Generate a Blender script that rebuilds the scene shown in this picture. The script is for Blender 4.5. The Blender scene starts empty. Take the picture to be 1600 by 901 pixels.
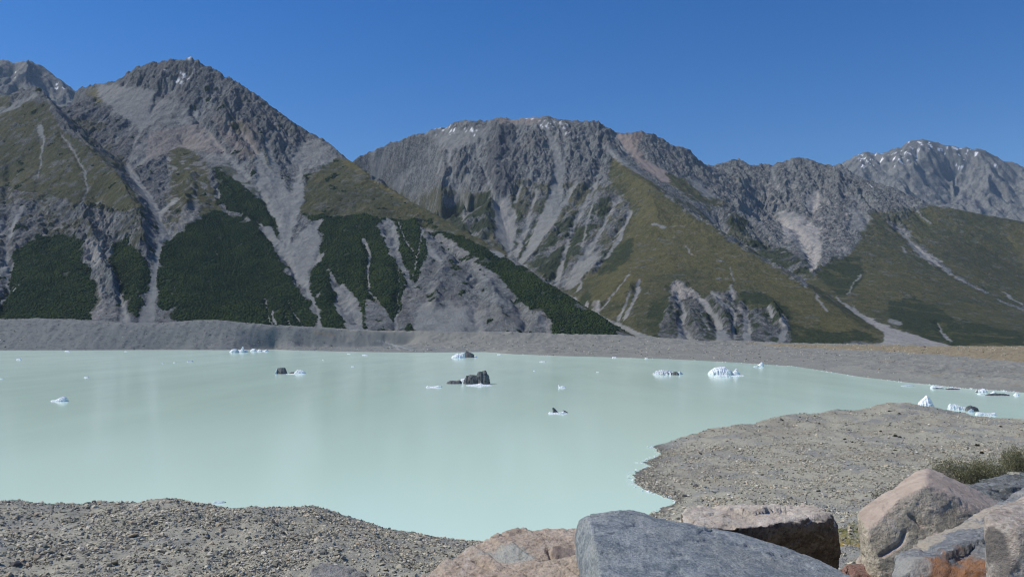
import bpy, bmesh, math, random
import numpy as np
from mathutils import Vector

C = bpy.context.scene.collection
SC = bpy.context.scene
F = 1256.0; YH = 515.0; EYE = 45.0          # focal length and horizon row of the 1600 px photograph, eye height over the lake
R = math.radians

# ------------------------------------------------------------------ camera, sky, sun, exposure
cam = bpy.data.cameras.new("camera"); cam_o = bpy.data.objects.new("camera", cam); C.objects.link(cam_o)
cam_o.location = (0, 0, EYE); cam_o.rotation_euler = (R(90), 0, 0)
cam.sensor_width = 36; cam.lens = F / 1600 * 36; cam.shift_y = (YH - 450.5) / 1600
cam.clip_start = 0.1; cam.clip_end = 60000
SC.camera = cam_o
SUN_EL = 49.0; SUN_AZ = -82.0               # degrees, clockwise from the view direction: high, from the left
w = bpy.data.worlds.new("World"); SC.world = w; w.use_nodes = True
nt = w.node_tree; nt.nodes.clear()
sky = nt.nodes.new("ShaderNodeTexSky"); sky.sky_type = 'NISHITA'; sky.sun_disc = False
sky.sun_elevation = R(SUN_EL); sky.sun_rotation = R(SUN_AZ); sky.altitude = 750
sky.air_density = 1.0; sky.dust_density = 0.15; sky.ozone_density = 2.2
bg = nt.nodes.new("ShaderNodeBackground"); bg.inputs[1].default_value = 0.112
hs = nt.nodes.new("ShaderNodeHueSaturation"); hs.inputs['Saturation'].default_value = 1.44; hs.inputs['Hue'].default_value = 0.5125
out = nt.nodes.new("ShaderNodeOutputWorld")
nt.links.new(sky.outputs[0], hs.inputs['Color']); nt.links.new(hs.outputs[0], bg.inputs[0]); nt.links.new(bg.outputs[0], out.inputs[0])
sl = bpy.data.lights.new("sun", 'SUN'); sl.energy = 4.4; sl.angle = R(0.5); sl.color = (1.0, 0.94, 0.84)
so = bpy.data.objects.new("sun", sl); C.objects.link(so)
sv = Vector((math.sin(R(SUN_AZ)) * math.cos(R(SUN_EL)), math.cos(R(SUN_AZ)) * math.cos(R(SUN_EL)), math.sin(R(SUN_EL))))
so.rotation_euler = sv.to_track_quat('Z', 'Y').to_euler(); so.location = (-200, 0, 300)
SC.view_settings.view_transform = 'Standard'; SC.view_settings.look = 'None'
SC.view_settings.exposure = 0.0; SC.view_settings.gamma = 1.0
SC.cycles.max_bounces = 5; SC.cycles.diffuse_bounces = 2; SC.cycles.glossy_bounces = 2
SC.cycles.transmission_bounces = 2; SC.cycles.volume_bounces = 0; SC.cycles.caustics_reflective = False
SC.cycles.use_denoising = True; SC.cycles.filter_width = 1.15

# ------------------------------------------------------------------ numpy helpers
def sm(e0, e1, x):
    t = np.clip((x - e0) / (e1 - e0), 0, 1); return t * t * (3 - 2 * t)
def _h(ix, iy, iz, s):
    h = (ix.astype(np.uint32) * np.uint32(0x8da6b343)) ^ (iy.astype(np.uint32) * np.uint32(0xd8163841)) ^ (iz.astype(np.uint32) * np.uint32(0xcb1ab31f)) ^ np.uint32((s * 0x9e3779b1) & 0xffffffff)
    h ^= h >> np.uint32(15); h *= np.uint32(0x2c1b3c6d); h ^= h >> np.uint32(12); h *= np.uint32(0x297a2d39); h ^= h >> np.uint32(15)
    return h
from concurrent.futures import ThreadPoolExecutor
def par(fn, arrs, *args):                            # row blocks side by side
    n = arrs[0].shape[0]
    if arrs[0].ndim < 2 or n < 64: return fn(*arrs, *args)
    arrs = [np.broadcast_to(a, arrs[0].shape) for a in arrs]; cut = np.linspace(0, n, 9).astype(int)
    with ThreadPoolExecutor(4) as ex: return np.concatenate(list(ex.map(lambda k: fn(*[a[cut[k]:cut[k + 1]] for a in arrs], *args), range(8))))
GT = np.arange(256) * (2 * math.pi / 256); GCX = np.cos(GT).astype(np.float32) * 1.5; GCY = np.sin(GT).astype(np.float32) * 1.5
def noise2(x, y, s=0):
    xi = np.floor(x); yi = np.floor(y); fx = (x - xi).astype(np.float32); fy = (y - yi).astype(np.float32)
    xi = xi.astype(np.int32).astype(np.uint32); yi = yi.astype(np.int32).astype(np.uint32)
    u = fx * fx * fx * (fx * (fx * 6 - 15) + 10); v = fy * fy * fy * (fy * (fy * 6 - 15) + 10)
    hx = [xi * np.uint32(0x8da6b343), (xi + np.uint32(1)) * np.uint32(0x8da6b343)]; hy = [yi * np.uint32(0xd8163841), (yi + np.uint32(1)) * np.uint32(0xd8163841)]
    sd = np.uint32((s * 0x9e3779b1) & 0xffffffff)
    def g(a, b):
        h = hx[a] ^ hy[b] ^ sd; h ^= h >> np.uint32(15); h *= np.uint32(0x2c1b3c6d); h ^= h >> np.uint32(13); h = (h * np.uint32(0x297a2d39)) >> np.uint32(24)
        return GCX[h] * (fx - a) + GCY[h] * (fy - b)
    a = g(0, 0); a += (g(1, 0) - a) * u
    b = g(0, 1); b += (g(1, 1) - b) * u
    return a + (b - a) * v
def _fbm2(x, y, o=4, s=0, gain=0.5):
    t = 0; a = 1.0; n = 0
    for i in range(o):
        t = t + a * noise2(x * 2 ** i, y * 2 ** i, s + i * 7); n += a; a *= gain
    return t / n
def fbm2(x, y, *k): return par(_fbm2, [x, y], *k)
def _ridg2(x, y, o=4, s=0):
    t = 0; a = 1.0; n = 0
    for i in range(o):
        t = t + a * (1 - 2 * np.abs(noise2(x * 2 ** i, y * 2 ** i, s + i * 7))); n += a; a *= 0.5
    return t / n
def ridg2(x, y, *k): return par(_ridg2, [x, y], *k)
def noise3(p, s=0):
    i = np.floor(p).astype(np.int64); f = (p - i).astype(np.float32)
    u = f * f * (3 - 2 * f)
    def g(a, b, c):
        h = _h(i[:, 0] + a, i[:, 1] + b, i[:, 2] + c, s)
        gx = (h & np.uint32(1023)).astype(np.float32) / 511.5 - 1; gy = ((h >> np.uint32(10)) & np.uint32(1023)).astype(np.float32) / 511.5 - 1
        gz = ((h >> np.uint32(20)) & np.uint32(1023)).astype(np.float32) / 511.5 - 1
        return gx * (f[:, 0] - a) + gy * (f[:, 1] - b) + gz * (f[:, 2] - c)
    def lx(b, c):
        q = g(0, b, c); return q + (g(1, b, c) - q) * u[:, 0]
    def ly(c):
        q = lx(0, c); return q + (lx(1, c) - q) * u[:, 1]
    q = ly(0); return q + (ly(1) - q) * u[:, 2]
def fbm3(p, o=4, s=0):
    t = 0; a = 1.0; n = 0
    for k in range(o):
        t = t + a * noise3(p * 2 ** k, s + 7 * k); n += a; a *= 0.5
    return t / n

def P(px, py, Y):                                   # photograph direction at a chosen distance -> a point in the world
    return np.array(((px - 800) / F * Y, Y, EYE + (YH - py) / F * Y))
def on_z(px, py, z=0.0):
    return P(px, py, (EYE - z) * F / (py - YH))

def link(name, me, mat=None, parent=None, smooth=True):
    o = bpy.data.objects.new(name, me); C.objects.link(o)
    if mat is not None: me.materials.append(mat)
    if parent is not None: o.parent = parent
    me.polygons.foreach_set("use_smooth", np.full(len(me.polygons), smooth))
    return o
def mesh_np(name, v, f):
    v = np.asarray(v, np.float32); f = np.asarray(f, np.int32); k = f.shape[1]
    me = bpy.data.meshes.new(name); me.vertices.add(len(v)); me.vertices.foreach_set("co", v.ravel())
    me.loops.add(f.size); me.loops.foreach_set("vertex_index", f.ravel())
    me.polygons.add(len(f)); me.polygons.foreach_set("loop_start", np.arange(0, f.size, k, dtype=np.int32))
    try: me.polygons.foreach_set("loop_total", np.full(len(f), k, np.int32))
    except Exception: pass
    me.update(calc_edges=True); return me
def attr(me, name, rgba):
    a = me.color_attributes.new(name, 'FLOAT_COLOR', 'POINT')
    a.data.foreach_set("color", np.ascontiguousarray(rgba, np.float32).ravel())
def tag(o, label=None, cat=None, group=None, kind=None):
    if label: o["label"] = label
    if cat: o["category"] = cat
    if group: o["group"] = group
    if kind: o["kind"] = kind
    return o
def empty(name, loc):
    o = bpy.data.objects.new(name, None); C.objects.link(o); o.location = loc; return o

# ------------------------------------------------------------------ node helper
class Mat:
    def __init__(s, name):
        s.m = bpy.data.materials.new(name); s.m.use_nodes = True; s.t = s.m.node_tree; s.t.nodes.clear()
        s.out = s.t.nodes.new("ShaderNodeOutputMaterial"); s.b = s.t.nodes.new("ShaderNodeBsdfPrincipled")
        s.t.links.new(s.b.outputs[0], s.out.inputs[0]); s.geo = s.t.nodes.new("ShaderNodeNewGeometry")
        s.tc = s.t.nodes.new("ShaderNodeTexCoord")
        s.b.inputs['Specular IOR Level'].default_value = 0.25; s.b.inputs['Roughness'].default_value = 0.9
    def put(s, sock, v):
        if isinstance(v, bpy.types.NodeSocket): s.t.links.new(v, sock)
        elif isinstance(v, (tuple, list)): sock.default_value = (*v, 1.0) if len(v) == 3 and len(sock.default_value) == 4 else v
        else: sock.default_value = v
    def vec(s, scale=(1, 1, 1), rot=(0, 0, 0), obj=False):
        n = s.t.nodes.new("ShaderNodeMapping"); s.t.links.new(s.tc.outputs['Object'] if obj else s.geo.outputs['Position'], n.inputs[0])
        n.inputs['Scale'].default_value = scale; n.inputs['Rotation'].default_value = rot; return n.outputs[0]
    def noise(s, v, scale, det=4, rough=0.55, dist=0.0, typ='FBM'):
        n = s.t.nodes.new("ShaderNodeTexNoise"); s.put(n.inputs['Vector'], v); n.inputs['Scale'].default_value = scale
        n.inputs['Detail'].default_value = det; n.inputs['Roughness'].default_value = rough; n.inputs['Distortion'].default_value = dist
        return n.outputs[0]
    def voro(s, v, scale, feat='F1', rnd=1.0, col=False):
        n = s.t.nodes.new("ShaderNodeTexVoronoi"); s.put(n.inputs['Vector'], v); n.feature = feat
        n.inputs['Scale'].default_value = scale; n.inputs['Randomness'].default_value = rnd
        return n.outputs['Color'] if col else n.outputs['Distance']
    def ramp(s, x, stops, interp='LINEAR'):
        n = s.t.nodes.new("ShaderNodeValToRGB"); s.put(n.inputs[0], x); cr = n.color_ramp; cr.interpolation = interp
        while len(cr.elements) < len(stops): cr.elements.new(0.5)
        for e, (p, c) in zip(cr.elements, stops):
            e.position = p; e.color = (c, c, c, 1) if isinstance(c, (int, float)) else (*c, 1)
        return n.outputs[0]
    def mix(s, f, a, b, typ='MIX'):
        n = s.t.nodes.new("ShaderNodeMix"); n.data_type = 'RGBA'; n.blend_type = typ
        s.put(n.inputs[0], f); s.put(n.inputs[6], a); s.put(n.inputs[7], b); return n.outputs[2]
    def math(s, op, a, b=0.0, clamp=False):
        n = s.t.nodes.new("ShaderNodeMath"); n.operation = op; n.use_clamp = clamp; s.put(n.inputs[0], a); s.put(n.inputs[1], b); return n.outputs[0]
    def attr(s, name):
        n = s.t.nodes.new("ShaderNodeAttribute"); n.attribute_name = name
        q = s.t.nodes.new("ShaderNodeSeparateColor"); s.t.links.new(n.outputs['Color'], q.inputs[0])
        return q.outputs[0], q.outputs[1], q.outputs[2], n.outputs['Alpha']
    def rand(s):
        n = s.t.nodes.new("ShaderNodeObjectInfo"); return n.outputs['Random']
    def isl(s): return s.geo.outputs['Random Per Island']
    def bump(s, h, dist, strength=1.0, prev=None):
        n = s.t.nodes.new("ShaderNodeBump"); s.put(n.inputs['Height'], h); n.inputs['Distance'].default_value = dist
        n.inputs['Strength'].default_value = strength
        if prev is not None: s.t.links.new(prev, n.inputs['Normal'])
        s.t.links.new(n.outputs[0], s.b.inputs['Normal']); return n.outputs[0]
    def col(s, c): s.put(s.b.inputs['Base Color'], c); return s

# ------------------------------------------------------------------ terrain: heights through surveyed ridge, valley and shore lines
class Grid:
    """Heightfield whose rows are spaced with the distance, so near ground is finer than far ground."""
    def __init__(s, x0, x1, Yn, Yf, cell):
        s.x0, s.Yn, s.cell = x0, Yn, cell
        s.nx = int((x1 - x0) / cell) + 1; s.ny = int(F * math.log(Yf / Yn) / cell) + 1
        s.px = x0 + np.arange(s.nx) * cell; s.Y = Yn * np.exp(np.arange(s.ny) * cell / F)
    def row(s, Y): return F * np.log(np.asarray(Y, float) / s.Yn) / s.cell
    def colm(s, px): return (np.asarray(px, float) - s.x0) / s.cell
    def solve(s, lines, it=160):
        num = np.zeros((s.ny, s.nx)); den = np.zeros((s.ny, s.nx))
        for L in lines:
            L = np.array(L, float)
            if len(L) == 1: L = np.vstack([L, L])
            c = s.colm(L[:, 0]); r = s.row(L[:, 2]); z = EYE + (YH - L[:, 1]) / F * L[:, 2]
            for k in range(len(L) - 1):
                n = int(max(abs(c[k + 1] - c[k]), abs(r[k + 1] - r[k])) * 2) + 2; t = np.linspace(0, 1, n)
                cc = np.rint(c[k] + t * (c[k + 1] - c[k])).astype(int); rr = np.rint(r[k] + t * (r[k + 1] - r[k])).astype(int)
                ok = (cc >= 0) & (cc < s.nx) & (rr >= 0) & (rr < s.ny)
                np.add.at(num, (rr[ok], cc[ok]), (z[k] + t * (z[k + 1] - z[k]))[ok]); np.add.at(den, (rr[ok], cc[ok]), 1)
        pyr = [(num, den)]
        while min(pyr[-1][0].shape) > 12:
            a, b = pyr[-1]; a = np.pad(a, ((0, a.shape[0] % 2), (0, a.shape[1] % 2))); b = np.pad(b, ((0, b.shape[0] % 2), (0, b.shape[1] % 2)))
            pyr.append(tuple(q[::2, ::2] + q[1::2, ::2] + q[::2, 1::2] + q[1::2, 1::2] for q in (a, b)))
        z = None
        for a, b in reversed(pyr):
            fix = b > 0; val = a / np.maximum(b, 1e-9)
            if z is None: z = np.full(a.shape, val[fix].mean() if fix.any() else 0.0)
            else:
                z = np.repeat(np.repeat(z, 2, 0), 2, 1)[:a.shape[0], :a.shape[1]]
            for _ in range(it):
                z[fix] = val[fix]; p = np.pad(z, 1, mode='edge')
                z = 0.25 * (p[:-2, 1:-1] + p[2:, 1:-1] + p[1:-1, :-2] + p[1:-1, 2:])
            z[fix] = val[fix]
        return z
    def refine(s, z, cell):                          # bilinear upsampling to a finer grid
        g = Grid.__new__(Grid); g.x0, g.Yn, g.cell = s.x0, s.Yn, cell
        q = s.cell / cell; g.nx = int((s.nx - 1) * q) + 1; g.ny = int((s.ny - 1) * q) + 1
        g.px = g.x0 + np.arange(g.nx) * cell; g.Y = g.Yn * np.exp(np.arange(g.ny) * cell / F)
        return g, bil(z, *np.meshgrid(np.arange(g.ny) / q, np.arange(g.nx) / q, indexing='ij'))
    def xy(s): return (s.px[None, :] - 800) / F * s.Y[:, None], np.repeat(s.Y[:, None], s.nx, 1)
    def py(s, z): return YH - (z - EYE) * F / s.Y[:, None]
    def mesh(s, name, z, keep=None):
        X, Y = s.xy(); v = np.stack([X, Y, z], -1).reshape(-1, 3)
        i = np.arange(s.ny * s.nx).reshape(s.ny, s.nx)
        f = np.stack([i[:-1, :-1], i[:-1, 1:], i[1:, 1:], i[1:, :-1]], -1)
        f = f.reshape(-1, 4) if keep is None else f[keep]
        used = np.zeros(len(v), bool); used[f.ravel()] = True; idx = np.cumsum(used) - 1
        return mesh_np(name, v[used], idx[f]), used
def bil(z, r, c):
    r = np.clip(r, 0, z.shape[0] - 1.001); c = np.clip(c, 0, z.shape[1] - 1.001); r0 = r.astype(int); c0 = c.astype(int); a = r - r0; b = c - c0
    return (z[r0, c0] * (1 - a) + z[r0 + 1, c0] * a) * (1 - b) + (z[r0, c0 + 1] * (1 - a) + z[r0 + 1, c0 + 1] * a) * b
def blur(z, n):
    for _ in range(n):
        p = np.pad(z, 1, mode='edge'); z = (p[:-2, 1:-1] + p[2:, 1:-1] + p[1:-1, :-2] + p[1:-1, 2:] + 2 * z) / 6
    return z
def inpoly(x, y, poly):
    c = np.zeros(x.shape, bool); n = len(poly)
    for k in range(n):
        x0, y0 = poly[k]; x1, y1 = poly[(k + 1) % n]
        if y0 == y1: continue
        c ^= ((y0 > y) != (y1 > y)) & (x < (x1 - x0) * (y - y0) / (y1 - y0) + x0)
    return c
def linedist(x, y, L):                               # distance to a polyline minus its own half width: <0 inside
    d = np.full(x.shape, 1e9, np.float32)
    for k in range(len(L) - 1):
        ax, ay, aw = L[k]; bx, by, bw = L[k + 1]; ux, uy = bx - ax, by - ay
        t = np.clip(((x - ax) * ux + (y - ay) * uy) / (ux * ux + uy * uy + 1e-9), 0, 1)
        d = np.minimum(d, np.hypot(x - ax - t * ux, y - ay - t * uy) - (aw + t * (bw - aw)))
    return d
def erosion(x, y, gx, gy, cell, octs, s=0): return par(_erosion, [x, y, gx, gy], cell, octs, s)
def _erosion(x, y, gx, gy, cell, octs, s=0):
    """Branching run-off gullies laid down the fall line (stripes per cell, each octave turning with the last)."""
    tot = np.zeros(x.shape, np.float32); hx = np.zeros_like(tot); hy = np.zeros_like(tot); a = 1.0; nrm = 0
    for o in range(octs):
        px = x / cell; py = y / cell; ix = np.floor(px).astype(np.int64); iy = np.floor(py).astype(np.int64); fx = (px - ix).astype(np.float32); fy = (py - iy).astype(np.float32)
        dx = -(gy + hy); dy = (gx + hx); ln = np.sqrt(dx * dx + dy * dy) + 1e-6; dx = dx / ln * 1.15; dy = dy / ln * 1.15
        va = np.zeros_like(tot); vx = np.zeros_like(tot); vy = np.zeros_like(tot); wt = np.zeros_like(tot); z0 = np.zeros(1, np.int64)
        for i in (-1, 0, 1):
            for j in (-1, 0, 1):
                h = _h(ix + i, iy + j, z0, s + o * 13)
                qx = fx - i - (h & np.uint32(0xffff)).astype(np.float32) / 65536.0; qy = fy - j - (h >> np.uint32(16)).astype(np.float32) / 65536.0
                w_ = np.exp(-2.2 * (qx * qx + qy * qy)); m = (qx * dx + qy * dy) * (2 * math.pi); sn = np.sin(m) * w_
                va += np.cos(m) * w_; vx -= sn * dx; vy -= sn * dy; wt += w_
        va /= wt; vx /= wt; vy /= wt
        tot += a * va; nrm += a
        hx = hx + vx * 0.55 * a; hy = hy + vy * 0.55 * a; a *= 0.5; cell *= 0.47
    return tot / nrm

# ------------------------------------------------------------------ mountains
# every line: (photo column, photo row, distance in m) along a ridge, a valley floor or the foot of the slopes
base_line = [(-140, 500), (0, 500), (60, 497), (130, 501), (160, 504), (240, 506), (300, 502), (370, 504), (430, 510), (500, 513), (530, 515), (600, 519), (660, 519), (750, 522), (810, 521), (865, 524), (970, 525), (1010, 528), (1060, 531), (1140, 533), (1240, 537), (1370, 539), (1490, 542), (1600, 541), (1740, 541)]
def baseY(px): return np.interp(px, [-140, 540, 900, 1240, 1490, 1740], [1950, 1950, 1900, 1880, 1800, 1800])
def basepy(px): return np.interp(px, [b[0] for b in base_line], [b[1] for b in base_line])
foot = [(a, b, baseY(a)) for a, b in base_line]
under = [(a, YH + (EYE + 60) * F / (baseY(a) - 45), baseY(a) - 45) for a, b in base_line]
def back(L, dY, k):                                  # far side of a ridge falls away behind it
    return [(a, YH - ((EYE + (YH - b) / F * y) * k - EYE) * F / (y + dY), y + dY) for a, b, y in L]
LMridge = [(115, 139, 4500), (145, 132, 4400), (165, 130, 4350), (185, 130, 4250), (200, 118, 4150), (216, 107, 4090), (240, 100, 4030), (265, 96, 4000), (285, 94, 4000), (297, 91, 4000), (306, 97, 4000), (330, 107, 3980), (350, 122, 3950), (380, 136, 3880), (400, 152, 3850), (430, 175, 3800), (455, 194, 3740), (475, 205, 3700), (500, 217, 3600), (520, 230, 3500), (530, 242, 3430), (548, 251, 3350), (570, 267, 3200), (600, 289, 3050), (640, 314, 2850), (700, 345, 2650), (740, 369, 2520), (780, 392, 2420), (830, 425, 2280), (880, 458, 2130), (920, 483, 2030), (950, 504, 1960), (968, 521, 1905)]
MMridge = [(530, 262, 5050), (548, 250, 5000), (560, 240, 5000), (575, 238, 5000), (590, 233, 4950), (610, 222, 4950), (625, 221, 4900), (650, 212, 4850), (680, 200, 4800), (697, 201, 4800), (720, 190, 4750), (740, 188, 4700), (765, 190, 4650), (785, 183, 4600), (800, 188, 4600), (835, 184, 4550), (850, 182, 4550), (880, 187, 4500), (895, 193, 4500), (905, 190, 4500), (925, 192, 4480), (937, 191, 4470), (945, 201, 4450), (962, 211, 4450), (985, 209, 4450), (1010, 206, 4450), (1025, 213, 4450), (1045, 227, 4450), (1065, 233, 4450), (1083, 241, 4450), (1092, 255, 4480), (1105, 262, 4550)]
RMridge = [(1105, 262, 4900), (1120, 259, 4950), (1135, 256, 5000), (1152, 249, 5000), (1163, 257, 5000), (1180, 262, 5000), (1196, 256, 5000), (1208, 262, 4950), (1222, 255, 4900), (1245, 247, 4900), (1262, 250, 4900), (1278, 256, 4850), (1295, 261, 4850), (1312, 258, 4800), (1330, 275, 4700), (1370, 290, 4600), (1400, 299, 4500), (1425, 312, 4400), (1450, 321, 4300), (1500, 327, 4200), (1545, 336, 4200), (1600, 346, 4200), (1740, 372, 4200)]
LSridge = [(-140, 215, 3500), (-60, 172, 3550), (0, 146, 3600), (18, 149, 3580), (35, 143, 3550), (56, 136, 3500), (68, 147, 3450), (88, 175, 3330), (110, 200, 3220), (150, 240, 3020), (188, 277, 2800), (202, 303, 2640), (212, 329, 2500), (220, 360, 2380), (222, 393, 2260), (218, 432, 2130), (212, 470, 2020), (203, 500, 1955)]
lines = [foot, under, LMridge, MMridge, RMridge, LSridge,
 back(LMridge[:-6], 1500, 0.35), back(MMridge, 1600, 0.4), back(RMridge, 1700, 0.4), back(LSridge[:6], 1300, 0.4),
 # left mountain: saddle gully behind the left spur, bowl, main chute, inner ribs
 [(70, 160, 3900), (100, 180, 3700), (140, 215, 3450), (180, 248, 3250), (200, 265, 3120), (216, 288, 2960), (235, 313, 2790), (247, 335, 2620), (253, 360, 2470), (250, 382, 2350), (243, 405, 2260), (240, 440, 2130), (232, 478, 2020), (228, 503, 1953)],
 [(228, 288, 2960), (246, 313, 2790), (257, 335, 2620), (263, 362, 2470), (261, 384, 2350), (253, 406, 2260), (250, 440, 2130), (246, 478, 2020), (243, 503, 1953)],
 [(255, 150, 3850), (232, 190, 3600), (212, 232, 3330), (202, 262, 3130)],
 [(285, 225, 3450), (305, 245, 3250), (320, 285, 2960), (340, 330, 2720), (362, 395, 2430), (380, 448, 2210), (400, 490, 2040), (410, 507, 1955)],
 [(276, 312, 2750), (286, 332, 2620), (278, 370, 2440), (290, 430, 2200), (290, 480, 2010)],
 [(340, 140, 3850), (362, 200, 3480), (392, 232, 3300), (412, 262, 3120), (428, 300, 2930), (441, 335, 2740), (450, 372, 2560), (458, 402, 2420), (466, 432, 2300), (480, 462, 2180), (492, 488, 2060), (500, 511, 1955)],
 [(475, 222, 3560), (470, 262, 3250), (462, 300, 2960), (450, 345, 2700)],
 [(385, 150, 3820), (395, 190, 3620), (425, 225, 3430), (440, 255, 3250)],
 [(500, 262, 3230), (520, 320, 2820), (540, 385, 2490), (555, 450, 2210), (570, 514, 1955)],
 [(620, 325, 2780), (650, 400, 2400), (690, 465, 2120), (720, 518, 1930)],
 [(-140, 330, 2850), (-40, 300, 2950), (40, 262, 3000), (90, 260, 2950)],
 [(20, 300, 2800), (14, 350, 2560), (12, 400, 2330), (14, 450, 2130), (4, 498, 1960)],
 [(75, 330, 2700), (80, 372, 2480), (90, 430, 2220), (90, 498, 1955)],
 [(150, 310, 2760), (165, 345, 2580), (178, 400, 2320), (190, 450, 2130), (196, 502, 1953)],
 # hidden valley between left and middle mountain, out to the stream fan
 [(545, 275, 4500), (600, 320, 4100), (640, 352, 3850), (720, 405, 3450), (800, 445, 3080), (870, 482, 2650), (930, 507, 2300), (965, 514, 2130), (985, 522, 2000), (1002, 528, 1895)],
 # middle mountain: buttresses, chutes, grass spur
 [(700, 200, 4780), (690, 275, 4380), (682, 345, 3980)],
 [(745, 190, 4680), (742, 250, 4400), (722, 335, 3900)],
 [(800, 188, 4590), (790, 240, 4330), (770, 305, 3930), (750, 372, 3560)],
 [(848, 186, 4540), (868, 230, 4300), (874, 280, 4020), (858, 335, 3720), (835, 380, 3480), (812, 412, 3300)],
 [(905, 193, 4490), (908, 260, 4130), (885, 330, 3720), (862, 390, 3330)],
 [(735, 300, 4150), (782, 330, 3880), (795, 370, 3640), (798, 398, 3480)],
 [(945, 240, 4230), (925, 300, 3820), (895, 360, 3450), (870, 440, 2950)],
 [(940, 203, 4450), (958, 240, 4150), (990, 272, 3820), (1038, 302, 3500), (1070, 326, 3300), (1110, 350, 3090), (1150, 380, 2880), (1200, 410, 2640), (1250, 440, 2420), (1290, 468, 2240), (1330, 498, 2070), (1362, 520, 1950), (1383, 533, 1878)],
 [(1015, 300, 3500), (1040, 370, 3000), (1035, 430, 2550), (1048, 455, 2350), (1050, 500, 2050), (1052, 530, 1895)],
 [(975, 300, 3700), (955, 370, 3200), (930, 440, 2720), (925, 485, 2350), (950, 512, 2160)],
 [(985, 420, 2650), (985, 470, 2300), (1000, 515, 2000)],
 [(965, 222, 4400), (1010, 262, 4150), (1050, 290, 3980), (1105, 320, 3800), (1150, 345, 3650)],
 [(1095, 262, 4450), (1110, 290, 4250), (1140, 308, 4100), (1165, 350, 3850), (1200, 395, 3550)],
 # valley between middle and right mountain
 [(1120, 345, 3700), (1150, 395, 3450), (1200, 425, 3150), (1240, 440, 2950), (1272, 448, 2750), (1305, 468, 2480), (1335, 490, 2260), (1360, 508, 2080), (1390, 522, 1950), (1430, 539, 1810)],
 [(1272, 300, 4500), (1240, 340, 4150), (1258, 385, 3550), (1272, 422, 2980)],
 [(1200, 262, 4950), (1195, 320, 4500), (1185, 370, 4050)],
 [(1330, 276, 4690), (1342, 320, 4300), (1352, 370, 3750), (1368, 420, 3150), (1400, 470, 2560), (1440, 515, 2080), (1470, 540, 1830)],
 [(1352, 300, 4450), (1395, 362, 3920), (1422, 390, 3600), (1470, 424, 3280), (1520, 451, 3030), (1570, 474, 2830), (1640, 503, 2570), (1740, 522, 2250)],
 [(1400, 352, 4080), (1435, 388, 3720), (1480, 419, 3420), (1530, 447, 3170), (1585, 473, 2950), (1650, 503, 2700), (1740, 526, 2380)],
 [(1560, 400, 3750), (1620, 440, 3400), (1740, 500, 2900)],
]
gc = Grid(-140, 1740, 1735, 6600, 4)
zc = blur(gc.solve(lines), 1)
g, Z = gc.refine(zc, 1.25); Z = blur(Z, 2).astype(np.float32)
GX, GY = [a.astype(np.float32) for a in g.xy()]
BY = baseY(g.px)[None, :]

def drape(L, zz):                                    # surveyed line on the visible flank -> grid columns and rows
    pyg = g.py(zz); o = []
    for q in L:
        c = int(np.clip(round((q[0] - g.x0) / g.cell), 0, g.nx - 1)); r0 = int(g.row(BY[0, c]))
        hit = np.nonzero(pyg[r0:, c] <= q[1])[0]
        o.append((c, r0 + (hit[0] if len(hit) else 0), (q[2] if len(q) > 2 else 4) / g.cell))
    return o
CC, RR = np.meshgrid(np.arange(g.nx, dtype=np.float32), np.arange(g.ny, dtype=np.float32))
def carve(L, depth, zz, soft=6.0, z=None):
    o = drape(L, zz); cs = [q[0] for q in o]; rs = [q[1] for q in o]; m = int(30 / g.cell)
    a, b, c, d = max(min(rs) - m, 0), min(max(rs) + m, g.ny), max(min(cs) - m, 0), min(max(cs) + m, g.nx)
    s = np.s_[a:b, c:d]; D = linedist(CC[s] + wcx[s], RR[s] + wcy[s], [(q[0], q[1], 0) for q in o]) * g.cell
    wd = max(q[2] for q in o) * g.cell + soft; z[s] -= depth * np.exp(-(D / wd) ** 2 * 1.6) * wch[s]
zb = Z.copy()
wcx = 6 * fbm2(GX / 70, GY / 70, 4, 61); wcy = 9 * fbm2(GX / 70, GY / 70, 4, 62); wch = 0.75 + 1.2 * fbm2(GX / 50, GY / 50, 3, 64)
ax = np.gradient(Z, axis=1) / (g.cell * g.Y[:, None] / F); ay = np.gradient(Z, axis=0) / (g.cell * g.Y[:, None] / F)
GXb = ax; GYb = ay - ax * (GX / g.Y[:, None])        # gradient in world axes
slope = np.hypot(GXb, GYb)
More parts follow.
